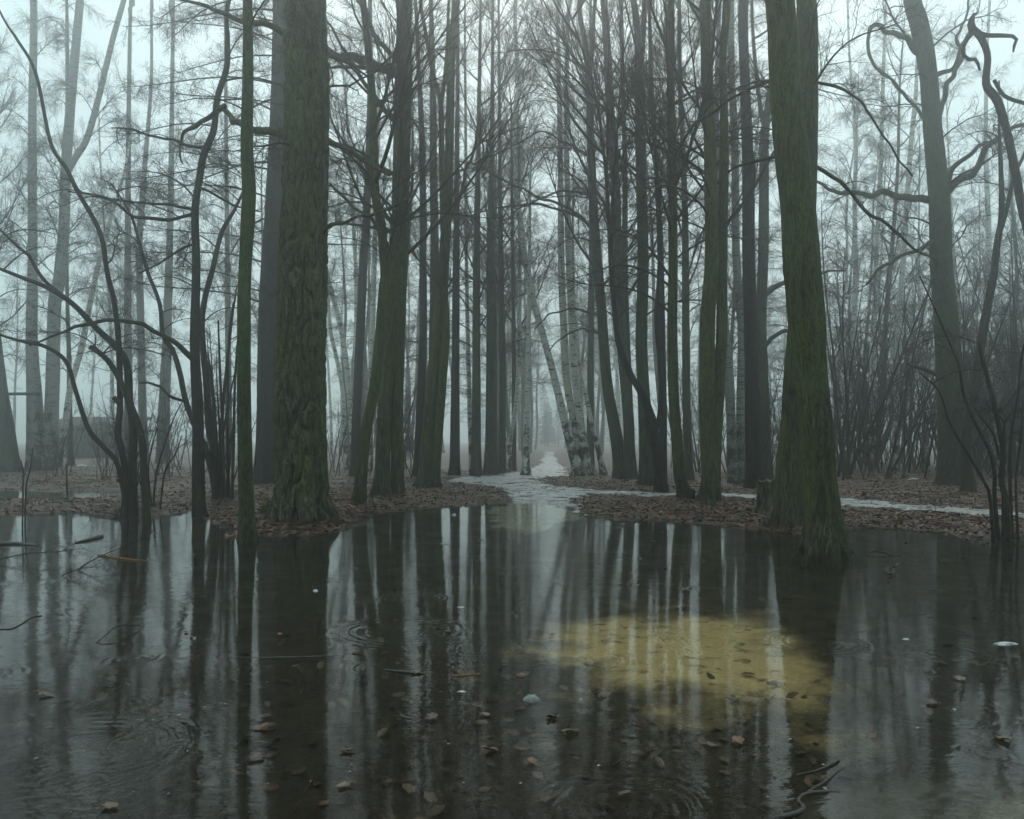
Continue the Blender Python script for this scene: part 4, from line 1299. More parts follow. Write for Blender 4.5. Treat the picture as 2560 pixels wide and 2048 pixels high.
stems_bush('bush', 'dark upright stems of a bare bush at the right end of the water',
           [[(2519, 1341, 17), (2512, 1260, 15), (2508, 1200, 14), (2495, 1128, 12), (2477, 1020, 11), (2460, 911, 10), (2453, 860, 7), (2452, 840, 4)],
            [(2495, 1339, 11), (2490, 1237, 10), (2478, 1180, 9), (2462, 1120, 8), (2438, 1063, 8), (2410, 985, 7), (2390, 920, 6), (2370, 850, 5), (2330, 760, 4), (2300, 690, 3)],
            [(2483, 1338, 9), (2472, 1240, 8), (2455, 1200, 7), (2425, 1140, 7), (2395, 1095, 6), (2378, 1050, 5), (2350, 980, 4), (2300, 930, 3)],
            [(2530, 1338, 9), (2530, 1200, 8), (2530, 1085, 7), (2542, 990, 6), (2560, 905, 5), (2572, 800, 4)],
            [(2545, 1338, 7), (2548, 1200, 6), (2556, 1100, 5), (2565, 1000, 4)],
            [(2506, 1190, 7), (2508, 1100, 6), (2510, 1036, 4)],
            [(2500, 1150, 6), (2480, 1080, 5), (2450, 1035, 4), (2440, 1000, 3)]],
           1342, [('arc', 8, 1.2, 4, .7, .9), ('gnarl', 5, 1, 3.4, .6, .8)])
stems_bush('bush', 'tuft of straight bare shoots between crooked brown and slim mossed trunks',
           [[(548, 1250, 12), (552, 1150, 9), (560, 1000, 8), (575, 820, 6), (590, 720, 4)],
            [(572, 1248, 9), (570, 1150, 8), (568, 1000, 7), (572, 850, 5), (585, 760, 3)],
            [(580, 1250, 8), (584, 1100, 7), (585, 950, 6), (598, 800, 4)],
            [(540, 1248, 8), (536, 1120, 7), (530, 1000, 6), (518, 880, 4)],
            [(560, 1250, 8), (556, 1080, 7), (548, 930, 6), (545, 800, 4)]],
           1250, [('arc', 8, 1, 4, .7, .9), ('whip', 5, .2, .6, 2.0, 2.4)])
stems_bush('bush', 'low spray of thin arching twigs in the water right of the islet bush',
           [[(384, 1270, 5), (388, 1200, 5), (410, 1120, 4), (440, 1040, 3), (460, 1000, 2)],
            [(380, 1272, 4), (370, 1180, 4), (380, 1120, 3), (400, 1070, 2)],
            [(400, 1268, 4), (412, 1180, 4), (440, 1130, 3), (452, 1090, 2)]],
           1274, [('arc', 5, .4, 2, .5, .6)])
stems_bush('bush', 'thin twiggy shoots standing in the water at far left',
           [[(62, 1300, 4), (66, 1215, 4), (80, 1180, 3), (86, 1120, 2)], [(56, 1300, 4), (58, 1200, 4), (60, 1190, 3), (52, 1150, 2)]],
           1300, [('arc', 5, .2, .9, .35, .45)])

# ------------------------------------------------------------------ stumps, posts, logs
def ring_wall(prof, n, fn, cx=0, cy=0):
    V = []
    th = np.linspace(0, 2 * np.pi, n, endpoint=False)
    for r, z in prof:
        rr = np.array([fn(a, z) for a in th]) * r
        V.append(np.stack([rr * np.cos(th), rr * np.sin(th), np.array([fn2(a, z) for a in th])], -1))
    return np.concatenate(V)


t = NT('rotten_wood')
co = t.coord((1, 1, .35))
n_ = t.noise(co, 18, 5, .7)
col = t.ramp(n_, [(.3, (.016, .010, .006)), (.55, (.06, .036, .018)), (.75, (.14, .085, .04))])
M['rotten'] = t.bsdf(col, .8, .3, n_, .02)
t = NT('orange_wood')
n_ = t.noise(t.coord((6, 1, 1)), 9, 4)
M['orange'] = t.bsdf(t.ramp(n_, [(.3, (.14, .055, .018)), (.7, (.36, .17, .06))]), .7, .3, n_, .01)
t = NT('cut_wood')
n_ = t.noise(t.coord(), 30, 4)
M['cutwood'] = t.bsdf(t.ramp(n_, [(.3, (.05, .032, .018)), (.7, (.12, .08, .045))]), .8, .3, n_, .01)
t = NT('moss_clump')
n_ = t.noise(t.coord(), 40, 5, .7)
M['moss'] = t.bsdf(t.ramp(n_, [(.3, (.012, .030, .006)), (.7, (.055, .110, .018))]), .9, .2, n_, .03)
t = NT('wet_log')
n_ = t.noise(t.coord((.4, 3, 3)), 9, 5, .7)
M['wetlog'] = t.bsdf(t.ramp(n_, [(.3, (.014, .012, .010)), (.7, (.06, .05, .04))]), .4, .5, n_, .02)


def stump(name, label, u, v, w_px, h_px, mat, flare, jag, seed, tilt=(0, 0)):
    D = gd(v)
    x = (u - CU) * D / FPX
    z = hz(x, D)
    r = w_px * .5 * D / FPX
    hh = h_px * D / FPX
    root = link(name, None, None, (x, D, z), (tilt[0], tilt[1], 0))
    tag(root, label, 'stump')
    g = np.random.default_rng(seed)
    n, m = 40, 16
    th = np.linspace(0, 2 * np.pi, n, endpoint=False)
    zs = np.linspace(-.15, 1, m)
    TH, ZZ = np.meshgrid(th, zs)
    q = np.stack([np.cos(TH) * 3, np.sin(TH) * 3, ZZ * 1.2 + seed], -1)
    R = r * (1 + flare * np.exp(-np.clip(ZZ, 0, 1) * hh / .16) * (.6 + .4 * np.cos(TH * 5 + seed))) * (1 + (fbm(q, 3, seed) - .5) * .35)
    edge = (fbm(np.stack([np.cos(th) * 2.5, np.sin(th) * 2.5, np.zeros(n) + seed], -1), 3, seed + 3) - .5) * jag
    Z = ZZ * hh + edge[None] * np.clip(ZZ, 0, 1) ** 2
    V = np.stack([R * np.cos(TH), R * np.sin(TH), Z], -1).reshape(-1, 3)
    idx = np.arange(n * m).reshape(m, n)
    a, d = idx[:-1], idx[1:]
    F = np.stack([a, np.roll(a, -1, 1), np.roll(d, -1, 1), d], -1).reshape(-1, 4)
    link('bark', mesh_from('bark', V, F, M[mat]), root)
    # hollowed top, a little below the rim
    rim = V[idx[-1]]
    rings_ = [rim * np.array([.99, .99, 1]) - np.array([0, 0, .004])]
    for s_, dz in ((.7, -.03), (.4, -.05), (.05, -.04)):
        rr = rim * np.array([s_, s_, 1])
        rr[:, 2] = rim[:, 2] * (.5 + .5 * s_) + rim[:, 2].mean() * (.5 - .5 * s_) + dz * min(1, r / .15) + g.normal(size=n) * .006
        rings_.append(rr)
    V2 = np.concatenate(rings_)
    i2 = np.arange(n * 4).reshape(4, n)
    a, d = i2[:-1], i2[1:]
    F2 = np.stack([a, np.roll(a, -1, 1), np.roll(d, -1, 1), d], -1).reshape(-1, 4)
    link('cut_top', mesh_from('cut_top', V2, F2, M['cutwood']), root)
    return root


stump('tree_stump', 'mossy rotten tree stump left of the big right-hand trunks', 1915, 1286, 44, 74, 'oak', .55, .16, 3, (0, .03))
stump('wooden_stump', 'short dark sawn post standing in the water at far left', 137, 1318, 23, 27, 'rotten', .05, .02, 5, (.02, .03))
stump('tree_stump', 'small broken stub at the foot of the curved-foot trunk', 1728, 1253, 16, 24, 'hazel', .5, .08, 8)
# moss cushion at the foot of the furrowed tree
x, y = gxy(672, 1303)
th = np.linspace(0, 2 * np.pi, 36, endpoint=False)
ph = np.linspace(0, np.pi / 2, 14)
TH, PH = np.meshgrid(th, ph)
q = np.stack([np.cos(TH) * np.cos(PH), np.sin(TH) * np.cos(PH), np.sin(PH)], -1)
rr = 1 + (fbm(q * 3.2, 4, 77) - .5) * .5 + (fbm(q * 14, 2, 79) - .5) * .18
V = (q * rr[..., None] * np.array([.20, .16, .21])).reshape(-1, 3)
idx = np.arange(V.shape[0]).reshape(TH.shape)
a, d = idx[:-1], idx[1:]
F = np.stack([a, np.roll(a, -1, 1), np.roll(d, -1, 1), d], -1).reshape(-1, 4)
tag(link('moss_cushion', mesh_from('moss_cushion', V, F, M['moss']), None, (x + .03, y + .05, hz(x, y) - .02)), 'bright green moss cushion at the left foot of the furrowed tree', 'moss')


def log(name, label, cat, pts, mat, z0=None, group=None, twigs=0, sides=10, wobz=.004):
    """pts (u, v, width px) lying on water / ground"""
    P = []
    g = np.random.default_rng(int(abs(pts[0][0] * 13 + pts[0][1] * 7)))
    for (u, v, w, *zz) in pts:
        z = zz[0] if zz else (z0 if z0 is not None else None)
        D = gd(v, 0 if z is None else max(z, 0))
        X = (u - CU) * D / FPX
        if z is None:
            z = hz(X, D)
        P.append([X, D, z, w * .5 * D / FPX])
    P = np.array(P)
    P[:, 2] += P[:, 3] * .3
    base = P[0, :3].copy()
    V, F, Q = trunk_arrays(P, sides, .03, 0, lump=.12, ridge=.004, rfreq=30, seed=int(pts[0][0]) % 97)
    # round off the start of the log
    root = link(name, None, None, base)
    tag(root, label, cat, group)
    link('stem', mesh_from('stem', V - base, F, M[mat]), root)
    for k in range(twigs):
        i = int(g.integers(1, len(Q)))
        me, _ = bough('gnarl', 'twig', int(g.integers(4)))
        link('twig', me, root, Q[i, :3] - base, (g.uniform(-.6, .6), g.uniform(-.2, .5), g.uniform(0, 6.28)), g.uniform(.25, .6))
    return root


log('floating_log', 'dark wet log floating flat at the far left edge', 'log', [(-60, 1364, 9), (0, 1362, 11), (40, 1361, 10), (75, 1363, 7), (98, 1365, 3)], 'wetlog', 0.0)
log('floating_log', 'short dark broken log floating below the islet bush', 'log', [(190, 1358, 5), (215, 1353, 9), (240, 1347, 11), (254, 1343, 10)], 'wetlog', 0.0)
log('fallen_stick', 'pale tan stick floating below the islet bush', 'stick', [(246, 1388, 5), (262, 1391, 6), (290, 1395, 5), (330, 1400, 4), (365, 1402, 3)], 'orange', 0.004)
log('fallen_branch', 'dark branch lying in the water left of the islet bush', 'branch', [(186, 1245, 5), (210, 1256, 6), (245, 1268, 7), (270, 1278, 7), (292, 1290, 5)], 'hazel', .03, twigs=4)
log('broken_wood', 'orange splintered wood piece on the bank right of the furrowed tree', 'wood', [(857, 1277, 5), (870, 1276, 7), (886, 1279, 7), (900, 1284, 5), (911, 1285, 2)], 'orange')
log('broken_wood', 'small orange wood chip on the bank below the twin mossy trunks', 'wood', [(986, 1250, 4), (994, 1249, 7), (1006, 1250, 5), (1017, 1253, 3)], 'orange')
log('broken_wood', 'small orange stick lying beside the path, right of the leaning birch', 'wood', [(1482, 1251, 4), (1495, 1251, 4), (1507, 1250, 2)], 'orange')
log('broken_wood', 'pale tan chip lying left of the slim mossed trunk foot', 'wood', [(577, 1273, 4), (584, 1273, 6), (592, 1274, 3)], 'orange')
log('fallen_branch', 'dark broken branch lying on the mud at the furrowed tree foot', 'branch', [(826, 1312, 8), (850, 1309, 9), (872, 1312, 7), (895, 1311, 6), (920, 1303, 4)], 'wetlog', None, twigs=6)
log('fallen_branch', 'dark branch on the water edge under the right bush', 'branch', [(2438, 1344, 4), (2470, 1341, 7), (2510, 1338, 7), (2550, 1328, 5)], 'wetlog', .02, twigs=4)
log('fallen_branch', 'thin dead branch lying across the bank and path at right', 'branch', [(2310, 1298, 3), (2325, 1290, 4), (2340, 1281, 4), (2352, 1274, 3)], 'hazel', .05, twigs=4)
log('floating_stick', 'dark stick with a raised stub floating in mid pond', 'stick', [(962, 1676, 5), (985, 1679, 7), (1003, 1681, 9), (1020, 1683, 7), (1060, 1685, 3)], 'wetlog', 0.0)
log('floating_stick', 'pale thin stick floating right of the dark stub stick', 'stick', [(1130, 1690, 4), (1160, 1690, 6), (1200, 1685, 3)], 'orange', 0.0)
log('fallen_twig', 'small forked black twig poking from the water below the big right trunk', 'twig', [(2212, 1427, 3), (2226, 1436, 5, .02), (2236, 1428, 4, .03), (2224, 1420, 4, .03), (2214, 1428, 3, .01)], 'wetlog', 0.01)
log('fallen_twig', 'short black twig angled out of the water beside the forked one', 'twig', [(2225, 1416, 3), (2238, 1418, 5, .02), (2246, 1410, 3, .05)], 'wetlog', 0.01)
log('fallen_twig', 'thin arched twig in the water right of the big right trunk', 'twig', [(2162, 1389, 2), (2180, 1380, 4, .03), (2205, 1381, 4, .03), (2230, 1390, 4), (2254, 1388, 4)], 'hazel', 0.0)
log('fallen_twig', 'thin curved twig arching out of the water on the left side', 'twig', [(240, 1608, 3), (262, 1590, 4, .03), (290, 1567, 4, .06), (315, 1563, 4, .05), (350, 1564, 3, .02)], 'wetlog', 0.0)
log('fallen_twig', 'tan broken twigs floating near the left edge', 'twig', [(0, 1574, 3), (30, 1573, 4), (55, 1560, 4), (80, 1545, 4), (105, 1540, 3)], 'hazel', 0.0)
log('fallen_branch', 'forked dark branch lying in the shallows at the bottom right', 'branch', [(1920, 2046, 6), (1985, 2035, 14), (2010, 2018, 12), (1995, 2000, 10), (2020, 1982, 10), (2060, 1978, 9), (2100, 1978, 5)], 'wetlog', -.005, twigs=0)
log('fallen_branch', 'thin dark branch angled in the shallows near bottom right', 'branch', [(2020, 1982, 7), (1880 + 190, 1950, 6), (2090, 1932, 5), (2110, 1920, 3)], 'wetlog', 0.0)
log('fallen_twig', 'crooked black twig at the edge of the grey shallow shelf', 'twig', [(1990, 1938, 3), (2040, 1928, 5), (2075, 1914, 6), (2098, 1900, 3)], 'wetlog', 0.004)
log('sunken_branch', 'long thin dark branch under water across the mirror of the furrowed tree', 'branch', [(570, 1643, 3), (640, 1644, 4), (720, 1643, 5), (790, 1641, 4), (860, 1639, 3)], 'wetlog', -.004)
log('wooden_post', 'thin leaning dead stick on the far-left bank', 'stick', [(168, 1236, 4), (167, 1210, 5, .30), (166, 1160, 4, .8)], 'hazel', 0)

# dead spiny branch half sunk at the left edge
for lb, u, v, L, rot in (('dead spiny larch branch half sunk at the left edge of the water', -30, 1408, 1.1, (0.2, -.25, .25)),
                         ('thin spiny twigs poking out of the water at left', 190, 1425, .95, (-.3, -.5, .35)),
                         ('sparse spiny twig spray right of the thin spiny twigs', 150, 1440, .75, (.4, -.35, -.2))):
    D = gd(v, 0)
    r = link('dead_branch', bough('larch', 'twig', 2)[0], None, ((u - CU) * D / FPX, D, -.01), rot, L)
    tag(r, lb, 'branch')

# ------------------------------------------------------------------ shed and beam, far left
t = NT('old_boards')
n_ = t.noise(t.coord((6, 6, .5)), 5, 4)
M['boards'] = t.bsdf(t.ramp(n_, [(.3, (.05, .055, .05)), (.7, (.13, .14, .13))]), .8, .3, n_, .01)
t = NT('roof_felt')
n_ = t.noise(t.coord(), 4, 4)
M['felt'] = t.bsdf(t.ramp(n_, [(.3, (.014, .018, .014)), (.7, (.035, .042, .032))]), .85, .2, n_, .01)


def box(x0, x1, y0, y1, z0, z1):
    V = [(x0, y0, z0), (x1, y0, z0), (x1, y1, z0), (x0, y1, z0), (x0, y0, z1), (x1, y0, z1), (x1, y1, z1), (x0, y1, z1)]
    F = [(0, 3, 2, 1), (4, 5, 6, 7), (0, 1, 5, 4), (1, 2, 6, 5), (2, 3, 7, 6), (3, 0, 4, 7)]
    return np.array(V, float), np.array(F)


shx, shy = (205 - CU) * 54 / FPX, 54.0
shed = link('shed', None, None, (shx, shy, hz(shx, shy)))
tag(shed, 'pale low shed with dark overhanging roof, faint in the mist at left', 'shed')
G = Geo()
G.add(*box(-2.6, 2.6, 0, 3.2, -.2, 1.8))
link('wall', mesh_from('wall', *G.arrays(), M['boards'], smooth=False), shed)
G = Geo()
V, F = box(-3.1, 3.1, -.5, 3.7, 1.8, 1.94)
V[[2, 3, 6, 7], 2] += .9
G.add(V, F)
link('roof', mesh_from('roof', *G.arrays(), M['felt'], smooth=False), shed)
bw = 5.2 / 18
for k in range(18):
    V, F = box(-2.6 + k * bw + .008, -2.6 + (k + 1) * bw - .008, -.024, -.002, -.1, 1.78)
    link('board', mesh_from('board', V, F, M['boards'], smooth=False), shed)
Db = gd(1181) - .55
P = np.array([[*px(-160, 984, Db), .062], [*px(-40, 986, Db), .062], [*px(40, 985, Db), .062], [*px(100, 984, Db), .060]])
V, F, Q = trunk_arrays(P, 8, .3, 0, lump=.05)
tag(link('wooden_beam', mesh_from('wooden_beam', V - P[0, :3], F, M['wetlog']), None, P[0, :3]), 'dark horizontal beam fixed across the far-left birch trunk', 'beam')

# ------------------------------------------------------------------ snow remnants, ice, foam
t = NT('old_snow')
n_ = t.noise(t.coord(), 14, 4)
M['snow'] = t.bsdf(t.ramp(n_, [(.3, (.45, .48, .49)), (.7, (.68, .71, .72))]), .6, .3, n_, .02)


def blob(name, label, cat, u, v, wpx, hm, mat, z=None, group=None, seed=0, asp=.6):
    D = gd(v, 0)
    x = (u - CU) * D / FPX
    r = wpx * .5 * D / FPX
    th = np.linspace(0, 2 * np.pi, 28, endpoint=False)
    rad = np.linspace(1, .04, 7)
    TH, RR = np.meshgrid(th, rad)
    q = np.stack([np.cos(TH) * RR * 2.2, np.sin(TH) * RR * 2.2, np.zeros_like(TH) + seed * 3.7], -1)
    k = 1 + (fbm(q * 1.3 + 5, 4, seed) - .5) * 1.5
    Z = hm * (1 - RR ** 2) ** .6 * (.6 + .8 * fbm(q * 2, 3, seed + 1))
    V = np.stack([np.cos(TH) * RR * r * k, np.sin(TH) * RR * r * asp * k, Z - .004], -1).reshape(-1, 3)
    idx = np.arange(V.shape[0]).reshape(TH.shape)
    a, d = idx[:-1], idx[1:]
    F = np.stack([a, np.roll(a, -1, 1), np.roll(d, -1, 1), d], -1).reshape(-1, 4)
    zz = hz(x, D) if z is None else z
    return tag(link(name, mesh_from(name, V, F, M[mat]), None, (x, D, zz)), label, cat, group)


blob('snow_patch', 'small white snow remnant beyond the far-left bank', 'snow', 204, 1171, 28, .10, 'snow', seed=1)
blob('snow_patch', 'thin snow remnant right of the islet bush in the mist', 'snow', 420, 1187, 40, .05, 'snow', seed=2)
blob('snow_patch', 'white snow fleck behind the tree stump', 'snow', 1931, 1194, 7, .06, 'snow', seed=3)
blob('snow_patch', 'thin snow remnant at the foot of the large hooked-limb tree', 'snow', 2282, 1212, 26, .05, 'snow', seed=4)
blob('snow_patch', 'thin snow remnant right of the large hooked-limb tree', 'snow', 2465, 1214, 40, .05, 'snow', seed=5)
t = NT('floating_ice')
n_ = t.noise(t.coord(), 30, 4)
p = t.n('ShaderNodeBsdfPrincipled')
p.inputs['Base Color'].default_value = (.62, .67, .66, 1)
p.inputs['Roughness'].default_value = .25
p.inputs['Alpha'].default_value = .28
t.l(p.outputs[0], t.out.inputs[0])
M['ice'] = t.m
blob('floating_ice', 'ragged white lump floating near the right edge of the pond', 'ice', 2512, 1610, 50, .018, 'snow', 0, seed=6, asp=.5)
blob('floating_ice', 'clear domed lump of ice floating left of the sandy patch', 'ice', 1328, 1750, 46, .03, 'ice', 0, seed=7, asp=.75)
blob('floating_ice', 'small white flake floating left of the ragged white lump', 'ice', 2264, 1598, 18, .01, 'snow', 0, seed=8)
blob('floating_ice', 'tiny white flake floating beside the mirror of the furrowed tree', 'ice', 789, 1478, 14, .02, 'snow', 0, seed=9)
blob('floating_ice', 'white petal-like flake floating at the near end of the path', 'ice', 1136, 1288, 12, .03, 'snow', 0, seed=10)
blob('floating_ice', 'white sliver floating below the pale thin stick', 'ice', 1155, 1729, 26, .008, 'snow', 0, seed=11, asp=.35)
blob('floating_ice', 'white sliver floating left of the misty path reflection', 'ice', 1152, 1518, 18, .008, 'snow', 0, seed=12, asp=.4)

# ------------------------------------------------------------------ leaves
t = NT('leaf_litter')
a_ = t.attr('rnd')
col = t.ramp(a_, [(.0, (.022, .012, .007)), (.35, (.105, .046, .020)), (.65, (.21, .085, .031)), (.88, (.34, .14, .046)), (1.0, (.48, .25, .095))])
M['leaf'] = t.bsdf(col, .5, .4)


g = np.random.default_rng(99)
N = 60000
vv = 1175 + 175 * g.random(N) ** .9
uu = g.uniform(-500, 3060, N)
Dl = FPX * CH / (vv - VH)
Xl = (uu - CU) * Dl / FPX
X2 = g.uniform(-18, 18, 9000)
Y2 = g.uniform(9, 34, 9000)
Xl, Yl = np.concatenate([Xl, X2]), np.concatenate([Dl, Y2])
Zl = height(Xl, Yl)
onpath = sdf(path_poly, Xl, Yl) < .05
ok = (Zl > .003) & (~onpath | (g.random(len(Xl)) < .05))
Xl, Yl, Zl = Xl[ok], Yl[ok], Zl[ok]
sz = g.uniform(.045, .095, len(Xl))
V, F = leaf_geo(Xl, Yl, Zl + .012, sz, .38, g)
rn = np.repeat(np.clip(g.beta(1.6, 2.4, len(Xl)), 0, 1), 2)
tag(link('leaf_litter', mesh_from('leaf_litter', V, F, M['leaf'], smooth=False, fattr={'rnd': rn})), 'brown fallen leaves carpeting the banks', 'leaves', kind='stuff')
# leaves sunk on the pond floor
n = 1700
Y3 = 2.6 + 8.5 * g.random(n) ** 1.3
X3 = g.uniform(-.72, .72, n) * Y3
Z3 = height(X3, Y3)
sd_ = np.hypot((X3 - sx) / 1.2, (Y3 - sy) / 1.3)
shf = np.hypot((X3 - 2.3) / 1.35, (Y3 - 3.0) / .95)
ok = (Z3 < -.05) & ((sd_ > .95) | (g.random(n) < .06)) & (shf > .95) & (fbm(np.stack([X3, Y3, X3 * 0], -1) * 1.3, 3, 55) > .47)
X3, Y3, Z3 = X3[ok], Y3[ok], Z3[ok]
V, F = leaf_geo(X3, Y3, Z3 + .012, g.uniform(.05, .11, len(X3)), .25, g)
tag(link('sunken_leaves', mesh_from('sunken_leaves', V, F, M['leaf'], smooth=False, fattr={'rnd': np.repeat(g.beta(1.1, 5.0, len(X3)) * .34, 2)})), 'sodden leaves lying on the pond floor', 'leaves', kind='stuff')
# floating specks of foam and buds
n = 380
vv = 1300 + 700 * g.random(n) ** 1.5
uu = g.uniform(0, 2560, n)
Df = FPX * CH / (vv - VH)
Xf = (uu - CU) * Df / FPX
ok = height(Xf, Df) < -.02
Xf, Df = Xf[ok], Df[ok]
V, F = leaf_geo(Xf, Df, np.full(len(Xf), .004), g.uniform(.008, .024, len(Xf)), .12, g)
t = NT('speck')
M['speck'] = t.bsdf(t.ramp(t.attr('rnd'), [(.0, (.03, .02, .015)), (.6, (.12, .09, .06)), (.8, (.26, .26, .24)), (1, (.4, .41, .41))]), .6, .3)
tag(link('floating_specks', mesh_from('floating_specks', V, F, M['speck'], smooth=False, fattr={'rnd': np.repeat(g.random(len(Xf)), 2)})), 'scattered specks of foam and buds on the water', 'debris', kind='stuff')
# fallen twigs on the banks
n = 2600
vv = 1185 + 150 * g.random(n)
uu = g.uniform(-200, 2760, n)
Dt = FPX * CH / (vv - VH)
Xt = (uu - CU) * Dt / FPX
Zt = height(Xt, Dt)
ok = (Zt > .003)
Xt, Dt, Zt = Xt[ok], Dt[ok], Zt[ok]
n = len(Xt)
a = g.uniform(0, 6.28, n)
L = g.uniform(.15, .7, n)
P = np.zeros((n, 4, 3))
for k in range(4):
    f = k / 3 - .5
    P[:, k] = np.stack([Xt + np.cos(a) * L * f, Dt + np.sin(a) * L * f, Zt + .022 + g.normal(size=n) * .012], -1)
    a = a + g.normal(size=n) * .25
V, F = tubes(P, np.linspace(1, .5, 4)[None] * g.uniform(.003, .009, n)[:, None], 4)
tag(link('fallen_twigs', mesh_from('fallen_twigs', V, F, M['twigred'])), 'small dead twigs strewn over the leaf litter', 'twigs', kind='stuff')

# leaves one can pick out on the water
an_ = np.linspace(0, 2 * np.pi, 24, endpoint=False)


def lobed(k):
    gg = np.random.default_rng(70 + k)
    r_ = (.34 + .16 * np.abs(np.cos(an_ * (2.5 + .5 * (k % 2)))) ** .7) * gg.uniform(.82, 1.1, 24)
    ring = np.stack([r_ * np.cos(an_) * 1.05, r_ * np.sin(an_) * .74, .05 + .09 * np.abs(np.sin(an_ * 1.5 + k)) + gg.normal(size=24) * .015], -1)
    Vv = np.vstack([[[0, 0, 0.0]], ring, [[.45, 0, .03], [.80, .05, .06], [.80, .02, .06], [.45, -.03, .03]]])
    Ff = [[0, 1 + i, 1 + (i + 1) % 24, 1 + (i + 2) % 24] for i in range(0, 24, 2)] + [[25, 26, 27, 28]]
    return Vv, np.array(Ff)


LM = []
for k, colr in enumerate(((.13, .055, .020), (.07, .038, .02), (.15, .095, .045), (.045, .026, .016))):
    t = NT('floating_leaf')
    n_ = t.noise(t.coord(), 8, 3)
    mm = t.bsdf(t.mix(n_, colr, tuple(x * .5 for x in colr)), .45, .4)
    LM.append(mesh_from('fallen_leaf', *lobed(k), mm))
FL = [(1380, 1590), (893, 1633), (861, 1967), (868, 1880), (1222, 1876), (1079, 1797), (1428, 1832), (1380, 1795), (1845, 1857), (2178, 1841), (2508, 1850), (1775, 1866), (700, 1588), (465, 1582), (1120, 1580), (2265, 1357),
      (1655, 1332), (1634, 1354), (2220, 1395), (2360, 1404), (656, 1822), (640, 1900), (275, 2020), (1040, 1684), (1300, 1690), (1930, 1715), (1795, 1676), (1870, 1578), (2030, 1330), (960, 1468), (1215, 1790), (1560, 1990), (1330, 1905), (115, 1740), (2400, 1700), (2330, 1760)]
for i, (u, v) in enumerate(FL):
    D = gd(v, 0)
    s = rng.uniform(.055, .10)
    o = link('fallen_leaf', LM[i % 4], None, ((u - CU) * D / FPX, D, .004), (rng.normal() * .12, rng.normal() * .12, rng.uniform(0, 6.28)), s)
    tag(o, 'single brown leaf floating on the dark water', 'leaf', 'leaves floating on the pond')
zones = [(450, 'in the water at far left'), (700, 'below the slim mossed trunk'), (870, 'in the furrowed tree reflection'), (1110, 'below the twin mossy trunks'), (1350, 'left of the sandy patch'),
         (2000, 'on or around the sandy patch'), (2300, 'below the big right-hand trunks'), (9999, 'near the right edge')]
near = ['nearest', 'second nearest', 'third nearest', 'fourth nearest', 'fifth nearest', 'sixth nearest', 'seventh nearest', 'eighth nearest', 'ninth nearest', 'tenth nearest', 'eleventh nearest', 'twelfth nearest', 'thirteenth nearest', 'fourteenth nearest']
zb = {}
for o in [o for o in COL.objects if o.name.startswith('fallen_leaf')]:
    u = CU + o.location.x * FPX / o.location.y
    zb.setdefault(next(z for a, z in zones if u < a), []).append(o)
for z, li in zb.items():
    li.sort(key=lambda o: o.location.y)
    for i, o in enumerate(li):
        o['label'] = 'brown leaf floating %s, %s to the viewer' % (z, near[min(i, 13)]) if len(li) > 1 else 'single brown leaf floating %s' % z
# two withered leaves still hanging on the islet bush
for lb, u, v in (('withered orange leaf hanging from the islet bush stem', 289, 1001), ('curled dark red leaf low on the islet bush', 301, 1204)):
    D = gd(1284) - .14
    o = link('withered_leaf', LM[0], None, px(u, v, D), (1.2, .9, .6), .19)
    tag(o, lb, 'leaf')
# green grass tuft at the foot of the double mossy trunk
G = Geo()
for k in range(26):
    a = g.uniform(0, 6.28)
    l = g.uniform(.08, .2)
    b0 = np.array([g.normal() * .05, g.normal() * .04, 0])
    P = np.array([[b0, b0 + np.array([math.cos(a) * l * .25, math.sin(a) * l * .25, l * .5]), b0 + np.array([math.cos(a) * l * .7, math.sin(a) * l * .7, l * .75])]])
    G.add(*tubes(P, np.array([[.006, .005, .001]]), 3))
t = NT('grass_blade')
M['grass'] = t.bsdf((.06, .12, .03), .6, .3)
x, y = gxy(1783, 1270, .06)
tag(link('grass_tuft', mesh_from('grass_tuft', *G.arrays(), M['grass']), None, (x, y, hz(x, y))), 'small green grass tuft at the foot of the double-stemmed trunk', 'grass')

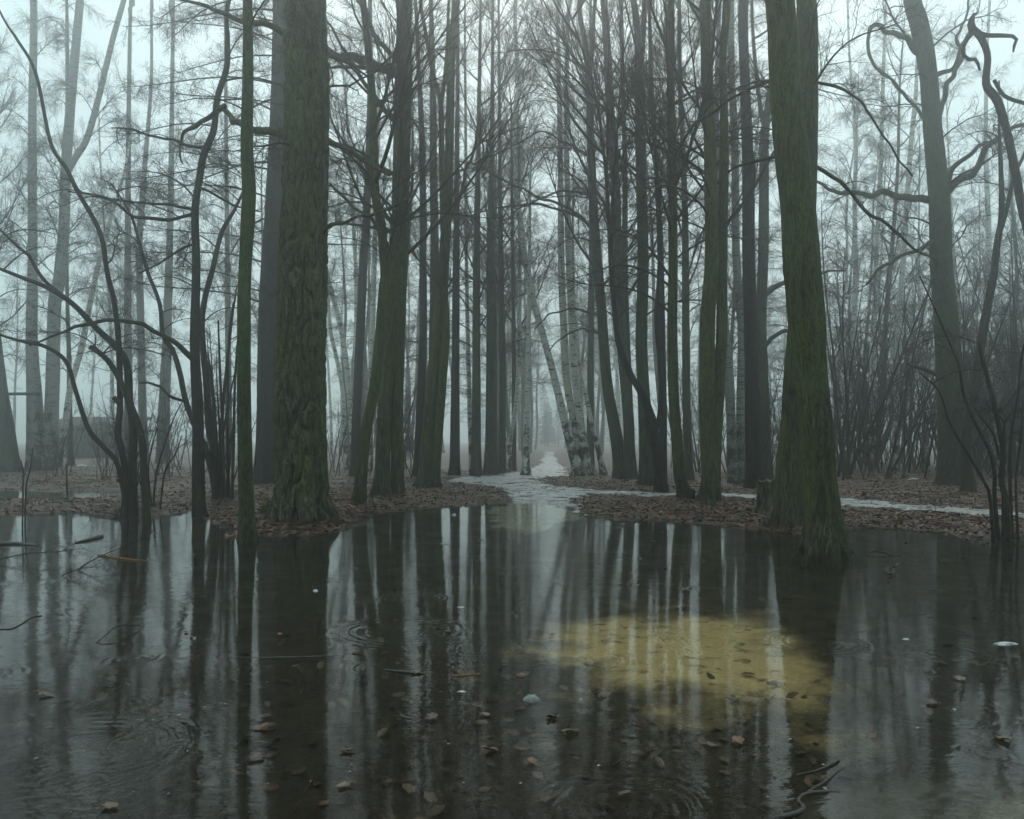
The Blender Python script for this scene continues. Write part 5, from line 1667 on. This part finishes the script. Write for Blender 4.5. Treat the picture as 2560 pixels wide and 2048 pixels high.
LANDM = [(0, 'the left picture edge'), (125, 'the forked far-left birch'), (338, 'the islet bush'), (498, 'the crooked brown trunk'), (617, 'the slim mossed trunk'), (757, 'the furrowed tree'),
         (990, 'the twin mossy trunks'), (1070, 'the flared mossy fork'), (1228, 'the widest avenue trunk'), (1449, 'the leaning birch'), (1617, 'the top-forked mossy trunk'), (1775, 'the double mossy trunk'), (2020, 'the big right-hand trunks'), (2370, 'the large hooked-limb tree')]
ORD = ['first', 'second', 'third', 'fourth', 'fifth', 'sixth', 'seventh', 'eighth', 'ninth', 'tenth', 'eleventh', 'twelfth', 'thirteenth', 'fourteenth', 'fifteenth', 'sixteenth', 'seventeenth', 'eighteenth', 'nineteenth', 'twentieth', 'twenty-first', 'twenty-second', 'twenty-third', 'twenty-fourth', 'twenty-fifth', 'twenty-sixth', 'twenty-seventh', 'twenty-eighth', 'twenty-ninth', 'thirtieth']
bucket = {}
for o in list(COL.objects):
    if o.parent is None and str(o.get('group', '')).startswith('mist trees'):
        u = CU + o.location.x * FPX / o.location.y
        if 0 <= u <= 2560:
            k = max(i for i, (a, _) in enumerate(LANDM) if a <= u)
            kd = o.name.split('.')[0]
            bucket.setdefault((k, kd), []).append((u, o))
for (k, kd), li in bucket.items():
    li.sort(key=lambda a: a[0])
    for i, (u, o) in enumerate(li):
        kn = {'birch_tree': 'birch', 'bare_tree': 'bare tree', 'conifer_tree': 'bare conifer', 'spruce_tree': 'spruce'}[kd]
        o['label'] = ('faint misty %s, %s rightward from %s' % (kn, ORD[min(i, 29)], LANDM[k][1])) if len(li) > 1 else 'faint misty %s just right of %s' % (kn, LANDM[k][1])

# ------------------------------------------------------------------ haze
zt = min(ZMAX[0], 30) + .8
t = NT('haze_air')
pv_ = t.n('ShaderNodeVolumePrincipled')
pv_.inputs['Color'].default_value = (.93, .96, .96, 1)
pv_.inputs['Density'].default_value = HAZE_DENSITY
pv_.inputs['Anisotropy'].default_value = .88
t.l(pv_.outputs[0], t.out.inputs['Volume'])
x0, x1 = xs[0] - 3, xs[-1] + 3
y0, y1 = ys[0] - 3, ys[-1] + 3
V, F = box(x0, x1, y0, y1, float(GZ.min()) - 1.0, zt)
tag(link('haze', mesh_from('haze', V, F, t.m, smooth=False)), 'grey fog filling the wood', 'fog', kind='stuff')
tri = sum(len(m.loops) - 2 * len(m.polygons) for m in bpy.data.meshes)
print('TRIS', tri, 'OBJ', len(bpy.data.objects), 'ZTOP', zt)
